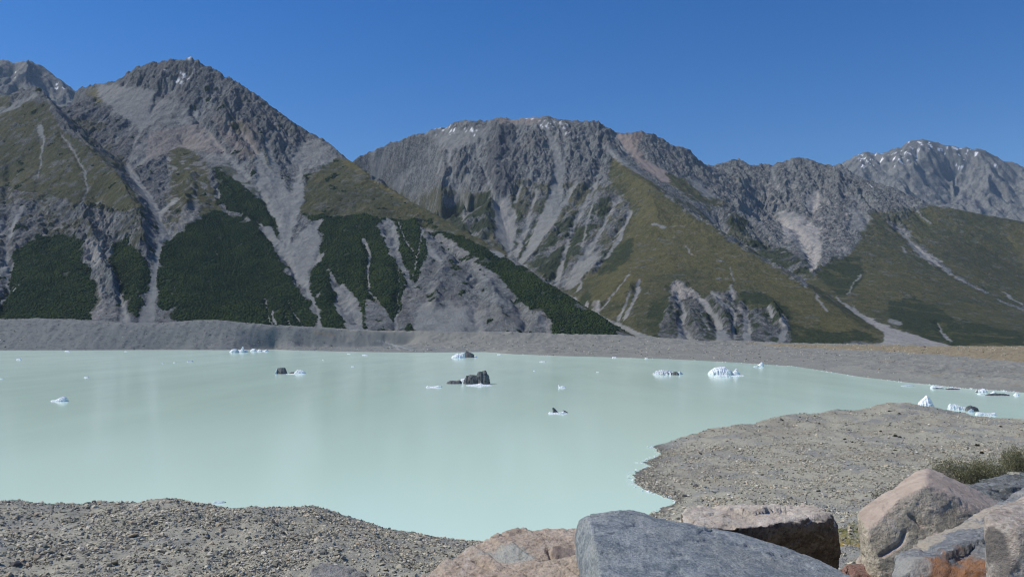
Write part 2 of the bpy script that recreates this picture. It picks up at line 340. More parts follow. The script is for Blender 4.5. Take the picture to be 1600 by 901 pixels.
for L, d in [
 ([(15, 250, 1), (10, 300, 2), (14, 350, 3), (11, 400, 3), (12, 440, 3), (4, 490, 4)], 14), ([(62, 215, 1), (66, 240, 1), (60, 275, 2), (58, 300, 1)], 8), ([(95, 207, 1), (115, 237, 1), (133, 268, 1), (136, 300, 1), (125, 320, 1)], 8),
 ([(130, 330, 2), (142, 375, 3), (160, 420, 3), (175, 455, 2)], -22), ([(182, 436, 1), (187, 460, 2), (196, 480, 3), (195, 502, 4)], 12),
 ([(300, 170, 1), (322, 205, 1), (350, 240, 2), (385, 275, 2), (405, 300, 2), (430, 350, 2)], 10), ([(405, 345, 1), (425, 375, 2), (445, 400, 2), (470, 445, 2)], 10),
 ([(360, 150, 3), (375, 190, 4), (390, 215, 3)], -18), ([(372, 165, 1), (378, 205, 1), (400, 240, 2)], 16), ([(415, 190, 3), (430, 215, 3), (442, 240, 2)], -20),
 ([(300, 275, 4), (295, 310, 5), (288, 330, 3)], -20), ([(340, 265, 3), (365, 320, 4), (390, 345, 3)], -10),
 ([(602, 342, 5), (612, 370, 6), (632, 410, 5), (650, 445, 3)], 14), ([(572, 378, 3), (579, 400, 2), (575, 440, 2), (590, 470, 2)], 10), ([(512, 420, 2), (530, 460, 7), (552, 500, 9)], 14),
 ([(625, 350, 1), (635, 375, 1), (651, 402, 1)], 6), ([(620, 410, 1), (623, 440, 1), (622, 480, 1), (618, 510, 3)], 8),
 ([(660, 345, 2), (690, 375, 5), (720, 405, 6), (745, 440, 5)], 14), ([(700, 400, 6), (690, 440, 8), (680, 480, 8)], -14), ([(760, 440, 6), (775, 470, 6), (790, 500, 6)], -12), ([(735, 430, 3), (745, 470, 5), (740, 515, 8)], 10),
 ([(800, 460, 3), (815, 490, 4), (820, 515, 4)], 12), ([(830, 480, 3), (840, 500, 4)], -12),
 ([(413, 468, 1), (424, 506, 2)], 7), ([(450, 470, 1), (472, 508, 2)], 7), ([(445, 490, 1), (453, 508, 1)], 6),
 ([(700, 225, 3), (706, 280, 2), (725, 320, 2), (738, 322, 2)], 16), ([(745, 240, 1), (765, 285, 2), (780, 315, 3)], 16), ([(590, 250, 2), (582, 280, 4), (605, 295, 4)], 14), ([(650, 250, 3), (622, 280, 3), (640, 300, 3)], 12),
 ([(640, 222, 3), (630, 250, 4), (620, 262, 3)], -20), ([(780, 205, 6), (778, 250, 7), (770, 290, 5)], -24), ([(830, 205, 3), (838, 245, 4), (830, 285, 3)], -16), ([(815, 260, 2), (808, 300, 3), (796, 340, 4)], 12), ([(842, 270, 1), (826, 340, 3), (812, 385, 3)], 12),
 ([(940, 255, 1), (922, 305, 3), (900, 345, 4), (880, 400, 4), (868, 440, 4)], 14), ([(960, 310, 2), (935, 370, 4), (905, 415, 6), (880, 445, 3)], 12), ([(925, 280, 1), (905, 320, 2), (895, 370, 2)], 10), ([(985, 330, 2), (965, 380, 3), (940, 420, 2)], 9),
 ([(1000, 440, 2), (990, 470, 2), (972, 498, 3)], 10), ([(985, 455, 1), (975, 480, 2), (965, 498, 2)], 8), ([(985, 425, 1), (960, 455, 1), (940, 480, 1)], 7),
 ([(1055, 445, 3), (1068, 475, 4), (1070, 505, 5), (1080, 530, 8)], 16), ([(1080, 458, 3), (1105, 485, 4), (1125, 515, 6)], 14), ([(1075, 480, 4), (1090, 520, 5)], -10), ([(1115, 470, 4), (1140, 510, 5)], -10), ([(1145, 455, 2), (1150, 490, 3), (1150, 525, 4)], 12), ([(1165, 470, 3), (1172, 520, 4)], 10), ([(1205, 480, 3), (1225, 515, 4)], -14),
 ([(960, 215, 3), (985, 245, 4), (1015, 268, 4), (1040, 282, 3)], 10), ([(1010, 225, 4), (1020, 250, 4)], -14), ([(1070, 290, 3), (1090, 305, 4), (1120, 312, 3)], 8),
 ([(1180, 300, 4), (1200, 335, 5), (1240, 360, 6), (1262, 385, 5), (1272, 420, 3)], 20), ([(1275, 305, 4), (1270, 330, 3), (1262, 350, 3)], 14), ([(1300, 300, 4), (1330, 330, 4), (1300, 360, 4)], 10), ([(1225, 275, 4), (1228, 310, 4)], -24), ([(1160, 280, 4), (1155, 330, 5)], -24), ([(1305, 275, 4), (1310, 310, 4)], -20),
 ([(1400, 360, 1), (1425, 380, 3), (1455, 405, 4), (1480, 425, 2), (1505, 440, 1)], 9), ([(1465, 500, 1), (1480, 525, 3)], 7), ([(1320, 310, 1), (1345, 330, 1), (1360, 355, 1)], 9), ([(1430, 330, 2), (1450, 352, 2)], 12)]:
    carve(L, d * 1.1, zb, 6.0, Z)
front = sm(0, 200, g.Y[:, None] - BY)
rel = np.clip((zb - 40) / 900, 0, 1)
pyb = g.py(zb)

# ---- ground cover, surveyed as outlines; edges broken up by noise
wn = fbm2(GX / 60, GY / 60, 5, 11); wm = fbm2(GX / 55 + 9, GY / 55, 5, 12)
def cover(py_, amp=5.0):
    x = g.px[None, :] + wn * amp * 2.2; y = py_ + wm * amp * 2.2
    return x, y
def fill(dst, poly, val=1.0, xy=None, mode='max', Yr=None):
    x, y = xy; xs = [p[0] for p in poly]; ys = [p[1] for p in poly]
    c0 = max(int((min(xs) - 16 - g.x0) / g.cell), 0); c1 = min(int((max(xs) + 16 - g.x0) / g.cell), g.nx)
    if c1 <= c0: return
    s = np.s_[:, c0:c1]; m = inpoly(x[s], y[s], poly)
    if Yr is not None: m &= (GY[s] > Yr[0]) & (GY[s] < Yr[1])
    dst[s] = np.where(m, np.maximum(dst[s], val) if mode == 'max' else val, dst[s])
def strip(dst, L, val=1.0, xy=None, mode='set', Yr=None):
    x, y = xy; xs = [p[0] for p in L]; c0 = max(int((min(xs) - 30 - g.x0) / g.cell), 0); c1 = min(int((max(xs) + 30 - g.x0) / g.cell), g.nx)
    if c1 <= c0: return
    s = np.s_[:, c0:c1]; D = linedist(x[s], y[s], L); m = (D < 0) & (y[s] > min(p[1] for p in L) - 12) & (y[s] < max(p[1] for p in L) + 12)
    if Yr is not None: m &= (GY[s] > Yr[0]) & (GY[s] < Yr[1])
    dst[s] = np.where(m, val, dst[s])

# which mountain a point belongs to (the valley lines part them)
vl1 = np.array([(545, 4500), (600, 4100), (640, 3850), (720, 3450), (800, 3080), (870, 2650), (930, 2300), (985, 2000), (1002, 1890), (1010, 1500)], float)
vl2 = np.array([(1096, 6800), (1098, 4500), (1110, 4250), (1140, 4100), (1165, 3850), (1200, 3550), (1240, 2950), (1272, 2750), (1305, 2480), (1335, 2260), (1360, 2080), (1390, 1950), (1430, 1810), (1440, 1500)], float)
side1 = np.interp(-GY[:, 0], -vl1[:, 1], vl1[:, 0], left=545)[:, None]; side1 = np.where(GY[:, :1] > 4500, 545 - (GY[:, :1] - 4500) * 0.05, side1)
side2 = np.interp(-GY[:, 0], -vl2[:, 1], vl2[:, 0])[:, None]
isL = np.broadcast_to(g.px[None, :] < side1, Z.shape); isR = np.broadcast_to(g.px[None, :] > side2, Z.shape); isM = ~isL & ~isR

# relief: run-off gullies down the fall line, stronger on bare rock, softer under forest and grass
xy0 = cover(pyb, 3.0)
soft = np.zeros_like(Z)
FOREST = [
 [(18, 396), (45, 384), (75, 370), (100, 366), (118, 371), (128, 386), (131, 410), (140, 425), (150, 442), (156, 466), (148, 486), (138, 500), (0, 500), (-140, 500), (-140, 470), (0, 470), (10, 450), (22, 430)],
 [(180, 380), (192, 375), (207, 386), (226, 402), (233, 418), (232, 440), (224, 450), (220, 462), (223, 478), (214, 497), (205, 490), (199, 476), (196, 462), (186, 452), (180, 430), (174, 405)],
 [(252, 385), (270, 370), (300, 350), (320, 335), (345, 330), (372, 340), (392, 345), (405, 358), (420, 375), (432, 400), (446, 425), (462, 447), (478, 470), (490, 495), (490, 514), (415, 512), (300, 506), (260, 500), (246, 470), (247, 430), (250, 400)],
 [(335, 265), (355, 255), (385, 275), (400, 300), (422, 335), (435, 362), (438, 378), (425, 372), (402, 347), (375, 332), (345, 318)],
 [(470, 332), (520, 338), (560, 336), (600, 342), (640, 347), (700, 362), (760, 385), (830, 425), (880, 458), (950, 503), (970, 525), (868, 526), (500, 514), (492, 480), (482, 455), (490, 425), (502, 405), (498, 385), (505, 360)]]
GRASS = [
 [(-140, 215), (0, 165), (50, 160), (70, 158), (84, 182), (100, 205), (130, 222), (165, 247), (185, 270), (210, 300), (222, 324), (180, 332), (150, 322), (100, 312), (40, 300), (0, 290), (-140, 330)],
 [(-20, 143), (17, 147), (10, 166), (-20, 170)], [(126, 140), (150, 134), (166, 163), (148, 158)],
 [(262, 235), (290, 226), (318, 252), (330, 290), (345, 331), (320, 336), (285, 332), (262, 312), (268, 280)],
 [(468, 320), (470, 300), (482, 275), (500, 264), (525, 246), (548, 250), (600, 288), (660, 323), (720, 354), (790, 396), (800, 408), (760, 388), (700, 364), (640, 349), (560, 338), (470, 334)],
 [(962, 243), (985, 262), (1012, 278), (1038, 302), (1070, 328), (1110, 352), (1150, 382), (1200, 412), (1250, 442), (1290, 472), (1340, 508), (1384, 534), (1240, 538), (1000, 530), (955, 512), (900, 472), (890, 455), (902, 440), (925, 430), (940, 410), (955, 380), (980, 350), (984, 320), (952, 285), (950, 260)],
 [(1030, 278), (1050, 272), (1078, 288), (1110, 308), (1130, 312), (1125, 325), (1075, 305), (1050, 290)],
 [(1350, 335), (1372, 332), (1400, 360), (1440, 395), (1500, 440), (1600, 487), (1740, 540), (1600, 543), (1480, 543), (1440, 548), (1370, 534), (1312, 503), (1248, 452), (1290, 412), (1320, 402), (1342, 380)],
 [(1440, 322), (1500, 326), (1600, 345), (1740, 371), (1740, 520), (1600, 482), (1550, 460), (1500, 433), (1440, 385), (1405, 345)]]
SCREE = [('L', [(244, 150), (275, 150), (300, 180), (330, 210), (365, 245), (400, 282), (420, 305), (440, 318), (430, 335), (400, 305), (370, 284), (340, 262), (310, 242), (285, 232), (262, 237), (240, 247), (225, 256), (208, 268), (192, 268), (205, 240), (225, 208), (240, 180)], 0.5),
 ('L', [(150, 136), (185, 132), (240, 140), (235, 165), (240, 185), (222, 205), (200, 190), (170, 168), (152, 150)], 0.7), ('L', [(-20, 182), (0, 170), (30, 156), (54, 146), (58, 150), (30, 168), (5, 178), (-20, 192)], 0.8),
 ('L', [(400, 245), (410, 232), (420, 262), (440, 290), (455, 300), (472, 284), (478, 300), (468, 330), (457, 360), (452, 388), (440, 372), (430, 348), (415, 322), (402, 290)], 1.0),
 ('L', [(425, 352), (435, 372), (448, 388), (458, 380), (480, 352), (506, 342), (498, 365), (503, 382), (492, 410), (480, 432), (482, 452), (476, 458), (465, 437), (450, 412), (432, 392), (415, 370), (402, 344), (412, 352)], 0.9),
 ('L', [(490, 216), (520, 232), (525, 250), (500, 260), (470, 264), (448, 264), (460, 240), (470, 222)], 0.6),
 ('L', [(652, 345), (672, 352), (695, 370), (722, 387), (752, 407), (790, 442), (815, 471), (840, 487), (858, 497), (866, 528), (655, 524), (638, 500), (638, 470), (650, 446), (660, 412), (668, 387)], 0.36),
 ('L', [(588, 350), (604, 339), (618, 351), (626, 375), (626, 400), (641, 430), (653, 446), (648, 458), (633, 435), (618, 410), (604, 390), (596, 370)], 0.7), ('L', [(510, 418), (518, 428), (530, 446), (540, 443), (551, 460), (566, 480), (568, 517), (545, 517), (535, 500), (525, 482), (522, 458)], 0.7),
 ('L', [(570, 466), (585, 470), (602, 482), (615, 500), (622, 517), (570, 517)], 0.35), ('L', [(655, 482), (672, 470), (690, 478), (738, 478), (748, 500), (760, 526), (650, 526), (648, 505)], 0.9), ('L', [(758, 388), (775, 392), (792, 400), (785, 403), (770, 398)], 1.0),
 ('M', [(770, 310), (790, 305), (806, 330), (808, 365), (800, 400), (790, 392), (776, 370), (772, 335)], 0.95), ('M', [(576, 250), (600, 240), (606, 250), (592, 275), (612, 290), (625, 272), (640, 262), (648, 268), (625, 290), (640, 302), (610, 300), (575, 280)], 0.8), ('M', [(655, 207), (690, 200), (738, 203), (765, 196), (752, 216), (722, 232), (690, 234), (675, 222)], 0.75),
 ('M', [(955, 212), (985, 210), (990, 228), (1000, 246), (1040, 270), (1052, 285), (1035, 284), (1010, 266), (994, 250), (972, 236)], 0.9), ('M', [(935, 222), (952, 226), (968, 242), (988, 260), (1010, 275), (1022, 282), (990, 268), (960, 248)], 0.8), ('M', [(1075, 280), (1095, 282), (1105, 300), (1130, 310), (1100, 308)], 0.8),
 ('M', [(900, 420), (925, 395), (940, 400), (915, 430), (890, 455), (872, 448)], 0.7), ('M', [(780, 185), (850, 182), (858, 200), (800, 196)], 0.7),
 ('R', [(1212, 328), (1240, 332), (1260, 342), (1280, 360), (1285, 385), (1275, 420), (1268, 427), (1260, 400), (1240, 378), (1222, 362)], 1.0), ('R', [(1275, 297), (1284, 320), (1270, 336), (1254, 312)], 0.9), ('R', [(1325, 322), (1345, 330), (1362, 340), (1350, 362), (1322, 365), (1330, 345)], 0.7),
 ('R', [(1330, 474), (1345, 488), (1370, 503), (1395, 512), (1432, 525), (1482, 538), (1495, 543), (1350, 543), (1378, 532), (1380, 522), (1362, 508), (1338, 490)], 1.0), ('R', [(1390, 495), (1415, 505), (1400, 510), (1385, 505)], 0.7), ('R', [(1100, 290), (1140, 300), (1180, 330), (1200, 360), (1170, 350), (1120, 310)], 0.5),
 ('M', [(1345, 490), (1368, 502), (1395, 511), (1432, 525), (1482, 538), (1495, 544), (1362, 544), (1383, 533), (1381, 521), (1362, 508)], 1.0), ('R', [(1345, 490), (1368, 502), (1395, 511), (1432, 525), (1482, 538), (1495, 544), (1362, 544), (1383, 533), (1381, 521), (1362, 508)], 1.0)]
CH = [('L', [(200, 262, 5), (215, 285, 5), (235, 312, 6), (247, 336, 5), (253, 362, 4), (249, 385, 4), (243, 410, 4), (241, 440, 5), (236, 470, 7), (228, 505, 12)]), ('L', [(278, 310, 3), (262, 322, 4), (250, 335, 4)]), ('L', [(470, 440, 5), (486, 464, 4), (496, 482, 2), (500, 511, 4)]), ('L', [(376, 205, 2), (400, 240, 4), (415, 270, 6)]), ('L', [(415, 215, 3), (424, 250, 5), (440, 290, 6)]), ('L', [(471, 262, 4), (462, 290, 5)]),
 ('L', [(62, 200, 5), (68, 220, 2), (64, 245, 1.6), (60, 278, 1.4)]), ('L', [(95, 207, 1), (115, 237, 1.6), (133, 268, 1.6), (136, 300, 1.3), (127, 318, 1.5)]), ('L', [(35, 325, 5), (22, 350, 3), (8, 385, 3), (10, 440, 3), (12, 455, 2)]), ('L', [(40, 432, 1), (20, 455, 1.5), (0, 475, 2.5)]), ('L', [(187, 440, 1), (184, 455, 2), (192, 478, 3), (195, 503, 9)]), ('L', [(210, 447, 0.8), (218, 462, 1)]),
 ('L', [(568, 376, 4), (578, 395, 3), (574, 430, 2), (577, 455, 2), (595, 475, 1)]), ('L', [(623, 350, 2), (634, 375, 1.3), (652, 403, 1)]), ('L', [(659, 360, 2), (655, 385, 1), (646, 430, 1.5)]), ('L', [(620, 412, 1), (623, 440, 1), (621, 480, 1), (619, 512, 3)]), ('L', [(665, 382, 1), (672, 395, 5), (690, 408, 3)]),
 ('L', [(414, 468, 1.5), (418, 490, 1.2), (425, 509, 2)]), ('L', [(425, 487, 2), (430, 505, 3)]), ('L', [(450, 470, 1), (460, 490, 1.3), (475, 511, 2)]), ('L', [(446, 492, 1), (454, 509, 1.3)]), ('L', [(510, 392, 1), (500, 405, 2), (492, 412, 2)]), ('L', [(500, 455, 1), (494, 463, 2)]), ('L', [(270, 460, 1.2), (275, 440, 1)]), ('L', [(300, 165, 1), (325, 205, 1.3), (352, 240, 1.3), (390, 280, 1.5)]), ('L', [(237, 160, 1), (233, 185, 1.6), (213, 215, 1.6), (206, 240, 1)]),
 ('M', [(848, 192, 2), (866, 225, 5), (874, 260, 7), (870, 300, 10), (856, 340, 12), (836, 376, 8), (812, 412, 4)]), ('M', [(900, 285, 2), (880, 320, 3), (862, 350, 4)]), ('M', [(842, 275, 1), (836, 310, 2), (825, 345, 3), (812, 385, 4), (806, 398, 4)]), ('M', [(938, 262, 1), (925, 300, 3), (902, 340, 4), (886, 385, 3), (870, 442, 4)]), ('M', [(930, 308, 1), (918, 345, 1.8), (910, 385, 1.5)]), ('M', [(960, 320, 1), (940, 360, 3), (915, 400, 5), (885, 440, 3)]), ('M', [(985, 330, 3), (970, 370, 4), (945, 405, 2)]), ('M', [(905, 430, 1), (908, 445, 2), (898, 458, 1)]), ('M', [(830, 395, 2), (848, 370, 1)]),
 ('M', [(700, 230, 4), (704, 270, 2.5), (716, 300, 3), (730, 318, 3), (722, 345, 1)]), ('M', [(745, 312, 1), (735, 322, 2)]), ('M', [(746, 235, 1.5), (760, 275, 1.5), (775, 312, 2.5)]), ('M', [(690, 245, 1.5), (684, 270, 1.5), (700, 285, 1)]), ('M', [(650, 300, 1.5), (640, 305, 3)]), ('M', [(730, 270, 1), (738, 300, 1)]), ('M', [(878, 200, 2), (884, 240, 1.5), (876, 270, 2)]), ('M', [(815, 290, 1.5), (805, 315, 2.5)]),
 ('M', [(1000, 438, 3), (995, 460, 3), (985, 480, 2), (974, 500, 2.5)]), ('M', [(985, 455, 1), (976, 478, 2), (966, 500, 3)]), ('M', [(986, 425, 0.8), (965, 450, 1), (942, 482, 1), (930, 490, 2)]), ('M', [(935, 470, 2), (933, 484, 3)]), ('M', [(918, 470, 2), (917, 480, 3)]), ('M', [(1057, 464, 4), (1066, 480, 4), (1068, 489, 4), (1063, 503, 5), (1066, 517, 7), (1069, 530, 14)]), ('M', [(1095, 469, 5), (1109, 484, 5), (1120, 499, 4), (1124, 514, 6), (1130, 530, 12)]), ('M', [(1091, 479, 0.8), (1099, 498, 1), (1109, 516, 1.3)]), ('M', [(1114, 456, 3), (1128, 474, 3.5), (1142, 482, 3), (1150, 498, 3), (1146, 510, 1.5), (1148, 528, 3)]), ('M', [(1142, 448, 2.5), (1144, 459, 2), (1141, 475, 1)]), ('M', [(1153, 482, 2), (1166, 491, 3), (1167, 506, 5), (1168, 530, 7)]), ('M', [(1140, 418, 1), (1147, 438, 1)]), ('M', [(1203, 481, 3.5), (1206, 496, 2.5)]), ('M', [(1225, 497, 2.5), (1227, 510, 5), (1221, 532, 5)]), ('M', [(1252, 428, 2.5), (1260, 446, 2)]), ('M', [(1276, 462, 2), (1290, 485, 2)]), ('M', [(895, 467, 3), (912, 480, 2), (935, 490, 2)]), ('M', [(932, 493, 3), (960, 505, 3), (1000, 525, 5), (1040, 532, 3)]), ('M', [(1073, 385, 1.2), (1080, 398, 1.2)]), ('M', [(1020, 350, 2.5), (1040, 356, 2.5)]),
 ('R', [(1398, 352, 1), (1422, 378, 2), (1445, 400, 3), (1470, 416, 2), (1495, 434, 1), (1508, 441, 1)]), ('R', [(1565, 455, 1), (1583, 468, 1.6), (1600, 478, 1)]), ('R', [(1464, 503, 1), (1472, 520, 2), (1484, 532, 3)]), ('R', [(1306, 465, 1), (1322, 477, 2), (1345, 493, 3)]), ('R', [(1206, 265, 2), (1212, 290, 1.5), (1218, 298, 1.5)]), ('R', [(1322, 302, 0.8), (1345, 322, 1), (1362, 342, 1)]), ('R', [(1430, 320, 1), (1440, 338, 1.2), (1452, 348, 1.5)]), ('R', [(1345, 430, 1.5), (1335, 440, 1), (1325, 458, 1.5)]), ('R', [(1410, 385, 1.5), (1415, 395, 2)])]
BARE = [SCREE[i][1] for i in (6, 7, 8, 9)] + [[(632, 440), (655, 445), (640, 500), (630, 522), (615, 522)]]
xy1 = cover(pyb, 4.0)
for p in FOREST + GRASS: fill(soft, p, 1.0, xy1)
BLUFF = [(1047, 440), (1058, 436), (1080, 450), (1100, 468), (1114, 455), (1150, 456), (1172, 486), (1205, 480), (1232, 495), (1236, 540), (1030, 540), (1030, 505), (1044, 480)]
b4 = np.zeros_like(Z); fill(b4, BLUFF, 1.0, xy1); soft *= 1 - b4
softb = blur(soft, 10)
loose = np.zeros_like(Z)                             # loose scree lies smooth
OWN = {'L': isL, 'M': isM, 'R': isR}
for k, p, v in SCREE:
    if v >= 0.6 and k != 'L' or v >= 0.85 or p[0] in ((244, 150), (150, 136), (490, 216)):
        b4 = loose.copy(); fill(loose, p, min(1, v + 0.2), xy1); loose = np.where(OWN[k], loose, b4)
for k, L in CH:
    b4 = loose.copy(); strip(loose, [(q[0], q[1], q[2] + 1) for q in L], 1.0, xy1); loose = np.where(OWN[k], loose, b4)
loose = blur(loose, 8)
gn = np.maximum(slope, 0.05)
er = erosion(GX + 55 * wn, GY + 55 * wm, GXb / gn, GYb / gn, 250.0, 5, 3)
er2 = erosion(GX, GY, GXb / gn, GYb / gn, 70.0, 3, 17)
steep = sm(0.15, 0.5, slope)
crest = np.zeros_like(Z)                             # keep the surveyed skylines where they are
for L in (LMridge, MMridge, RMridge, LSridge[:8]):
    A = np.array(L, float); c = np.clip(((A[:, 0] - g.x0) / g.cell), 0, g.nx - 1); r = g.row(A[:, 2])
    o = list(zip(c, r, [0] * len(c))); D = linedist(CC, RR, o) * g.cell
    crest = np.maximum(crest, 1 - sm(0, 34, D))
amp = (1 - 0.62 * softb) * steep * front * (0.35 + 0.65 * rel ** 0.5) * (1 - 0.72 * crest)
lw = np.zeros_like(Z); fill(lw, [(520, 200), (690, 180), (670, 330), (600, 330), (520, 280)], 1.0, xy1, Yr=(3900, 5600)); amp *= 1 - 0.7 * blur(lw, 12)
amp *= (1 - 0.8 * loose) * (0.7 + 0.9 * np.clip(fbm2(GX / 300, GY / 300, 3, 71) + 0.3, 0, 0.8))
Z += (er - 0.12) * 31 * amp + er2 * 9 * amp * (1 - 0.5 * softb)
rk = 0.6 * ridg2(GX / 85, GY / 85, 5, 31) + 0.55 * ridg2(GX / 34, GY / 34, 4, 32) + 0.3 * ridg2(GX / 14, GY / 14, 3, 33)
craggy = np.zeros_like(Z)
for p in [[(330, 105), (400, 150), (480, 205), (460, 240), (420, 290), (385, 235), (350, 200), (320, 150)], [(548, 235), (700, 195), (960, 190), (975, 240), (930, 300), (790, 330), (740, 300), (600, 300)],
          [(985, 200), (1100, 245), (1130, 300), (1050, 270), (1000, 240)], [(1100, 240), (1330, 240), (1460, 330), (1350, 390), (1280, 430), (1150, 380), (1110, 300)], [(650, 350), (870, 530), (640, 530)], [(110, 320), (230, 320), (230, 420), (190, 500), (130, 500)], [(190, 90), (330, 90), (300, 140), (200, 140)], BLUFF]:
    fill(craggy, p, 1.0, xy1)
craggy = blur(craggy, 14)
Z += er2 * 6 * craggy * amp * wch + rk * (4 + 15 * craggy) * front * (1 - 0.8 * softb) * (1 - 0.8 * loose) * steep * (1 - 0.5 * crest)
Z += fbm2(GX / 24, GY / 24, 4, 41) * (2.5 + 8 * craggy) * front * (1 - 0.6 * softb) * (1 - 0.7 * loose)
jag = ridg2(GX / 60, GY / 60, 4, 77) * 14 * crest * sm(350, 900, Z) * (1 - softb)
Z += jag
cav = blur(Z, 14) - Z                                # >0 in gullies

pyf = g.py(Z)
wn = wn + 0.55 * fbm2(GX / 13, GY / 13, 4, 13); wm = wm + 0.55 * fbm2(GX / 13 + 3, GY / 13, 4, 14)
XY = cover(pyf, 3.2); XYs = cover(pyf, 2.0)
fo = np.zeros_like(Z); gr = np.zeros_like(Z); sc = np.zeros_like(Z); sn = np.zeros_like(Z); pa = np.zeros_like(Z); dk = np.zeros_like(Z); yl = np.zeros_like(Z); pk = np.zeros_like(Z)
OWN = {'L': isL, 'M': isM, 'R': isR}
def on(msk, dst, before):                            # keep an outline on its own mountain
    dst[...] = np.where(msk, dst, before)
for p in GRASS: fill(gr, p, 1.0, XY)
rn = fbm2(GX / 48, GY / 48, 5, 53) + 0.5 * fbm2(GX / 150, GY / 150, 3, 54)
def ragged(a, n, k): return sm(0.38, 0.62, blur(a, n) + k * rn)
gr = 0.9 * ragged(gr, 26, 0.75)
# loose grass among the lower rocks, and thinning upwards
n1 = fbm2(GX / 130, GY / 130, 5, 51); n2 = fbm2(GX / 38, GY / 38, 4, 52)
mixz = np.zeros_like(Z)
for p in [[(-140, 290), (0, 290), (100, 310), (220, 325), (228, 385), (190, 378), (130, 370), (60, 372), (0, 400), (-140, 420)], [(255, 300), (290, 330), (300, 350), (255, 375)],
          [(690, 290), (745, 300), (775, 310), (790, 400), (760, 385), (690, 345), (640, 315)], [(800, 280), (960, 290), (990, 330), (960, 380), (900, 470), (870, 450), (800, 400), (790, 340)],
          [(90, 190), (160, 180), (200, 270), (215, 300), (160, 245)], [(1040, 300), (1130, 310), (1200, 400), (1270, 430), (1250, 440), (1150, 380)], [(1340, 330), (1450, 325), (1500, 330), (1440, 390), (1350, 350)], [(340, 150), (420, 230), (440, 280), (400, 270)]]:
    fill(mixz, p, 1.0, XY)
gr = np.maximum(gr, 0.75 * mixz * sm(-0.1, 0.12, n1 + 0.6 * n2 - 0.012 * cav))
for p in FOREST: fill(fo, p, 1.0, XY)
fo = np.where(isL, ragged(fo, 34, 1.05), 0) * (Z > 20)
fm = np.zeros_like(Z)                                # darker scrub on the middle and right mountains
for p in [[(690, 330), (720, 318), (742, 305), (768, 300), (776, 335), (770, 366), (752, 380), (720, 362)], [(896, 332), (905, 330), (900, 380), (885, 420), (868, 446), (843, 425), (828, 412), (850, 380), (872, 350)], [(800, 290), (812, 285), (806, 330), (815, 330), (820, 352), (806, 385), (800, 360)], [(905, 350), (930, 315), (930, 350), (905, 395), (890, 400)],
          [(940, 300), (958, 300), (945, 345), (930, 350)], [(830, 350), (845, 322), (850, 320), (838, 362), (812, 405), (806, 400)], [(940, 390), (990, 370), (985, 400), (950, 430), (935, 430)], [(905, 470), (920, 450), (925, 480), (915, 490)], [(1015, 475), (1050, 455), (1058, 500), (1060, 532), (1025, 530), (1010, 505)], [(1048, 468), (1075, 466), (1100, 478), (1115, 460), (1130, 470), (1150, 462), (1200, 482), (1215, 500), (1240, 512), (1240, 538), (1030, 532), (1024, 502), (1036, 480)],
          [(1150, 455), (1190, 455), (1230, 480), (1240, 500), (1215, 500), (1180, 480)], [(1235, 505), (1290, 520), (1340, 515), (1380, 530), (1300, 538), (1230, 537)], [(1275, 432), (1300, 404), (1345, 398), (1350, 430), (1332, 455), (1312, 464), (1300, 452)], [(1385, 472), (1430, 464), (1470, 480), (1500, 508), (1530, 538), (1490, 540), (1440, 522), (1395, 505)], [(1230, 390), (1262, 410), (1268, 430), (1235, 425), (1190, 400), (1160, 375), (1190, 378)],
          [(1400, 520), (1460, 520), (1470, 538), (1430, 530)], [(1500, 500), (1600, 520), (1600, 541), (1520, 540)], [(1130, 330), (1170, 345), (1160, 365), (1135, 350)]]:
    fill(fm, p, 1.0, XY)
wood = np.zeros_like(Z)
for p in FOREST: fill(wood, p, 1.0, XY)
fm = np.where(isL, wood * 0.9, fm) * np.where(isL, sm(-0.45, -0.2, n1 + 0.5 * n2), 1.0) * sm(-0.25, 0.05, n1 + 0.5 * n2 + 0.1)
# bare rock showing through the turf
gr *= 1 - np.where(isL & (g.px[None, :] < 440), 0.65, 0.4) * sm(0.0, 0.14, n2 + 0.5 * n1 + 0.1 * er - np.where(isL, 0.13, np.where(isM, 0.27, 0.2)))
# ---- scree
for k, p, v in SCREE:
    b4 = sc.copy(); fill(sc, p, v, XY); on(OWN[k], sc, b4)
bluff = np.zeros_like(Z); fill(bluff, BLUFF, 1.0, XY); bluff = np.where(isM, ragged(bluff, 6, 0.5), 0); gr *= 1 - 0.92 * bluff; fm *= 1 - bluff * sm(-0.12, 0.02, n2 + 0.3 * n1); dk = np.maximum(dk, 0.3 * bluff)
sc = np.maximum(0.7 * sc, ragged(sc, 10, 0.45) * np.maximum(sc, 0.75 * (blur(sc, 10) > 0.2)))
bare = np.zeros_like(Z)
for p in BARE: fill(bare, p, 1.0, XY)
fm *= 1 - blur(bare, 2) * sm(-0.45, -0.2, rn)
for k, L in CH:
    b4 = sc.copy(); strip(sc, L, 0.95, XYs); on(OWN[k], sc, b4)
rocky = (1 - np.clip(gr + fo, 0, 1))
auto = rocky * sm(0.0, 0.3, er * -1 + 0.25 * n1 - 0.1) * 0.7 * sm(80, 250, Z) * (1 - 0.35 * craggy)
sc = np.maximum(sc, auto * (1 - fm))
keep_r = sc > 0.3                                    # scree and slips strip the plants
slipped = np.clip(sc * 1.25, 0, 1)
fo *= 1 - blur(bare, 2) * sm(-0.45, -0.2, rn)
fo *= 1 - sm(0.3, 0.45, slipped); fanm = np.zeros_like(Z); fill(fanm, SCREE[-1][1], 1.0, XYs); gr *= 1 - fanm; fm *= 1 - fanm; gr *= 1 - sm(0.3, 0.8, sc); fm *= 1 - sm(0.3, 0.6, sc)
fo *= 1 - sm(0.3, 0.42, fbm2(GX / 45, GY / 45, 4, 63) + 0.25 * n1 - 0.15 * sm(1950, 2150, 2150 + 0 * GY)) * 0.9
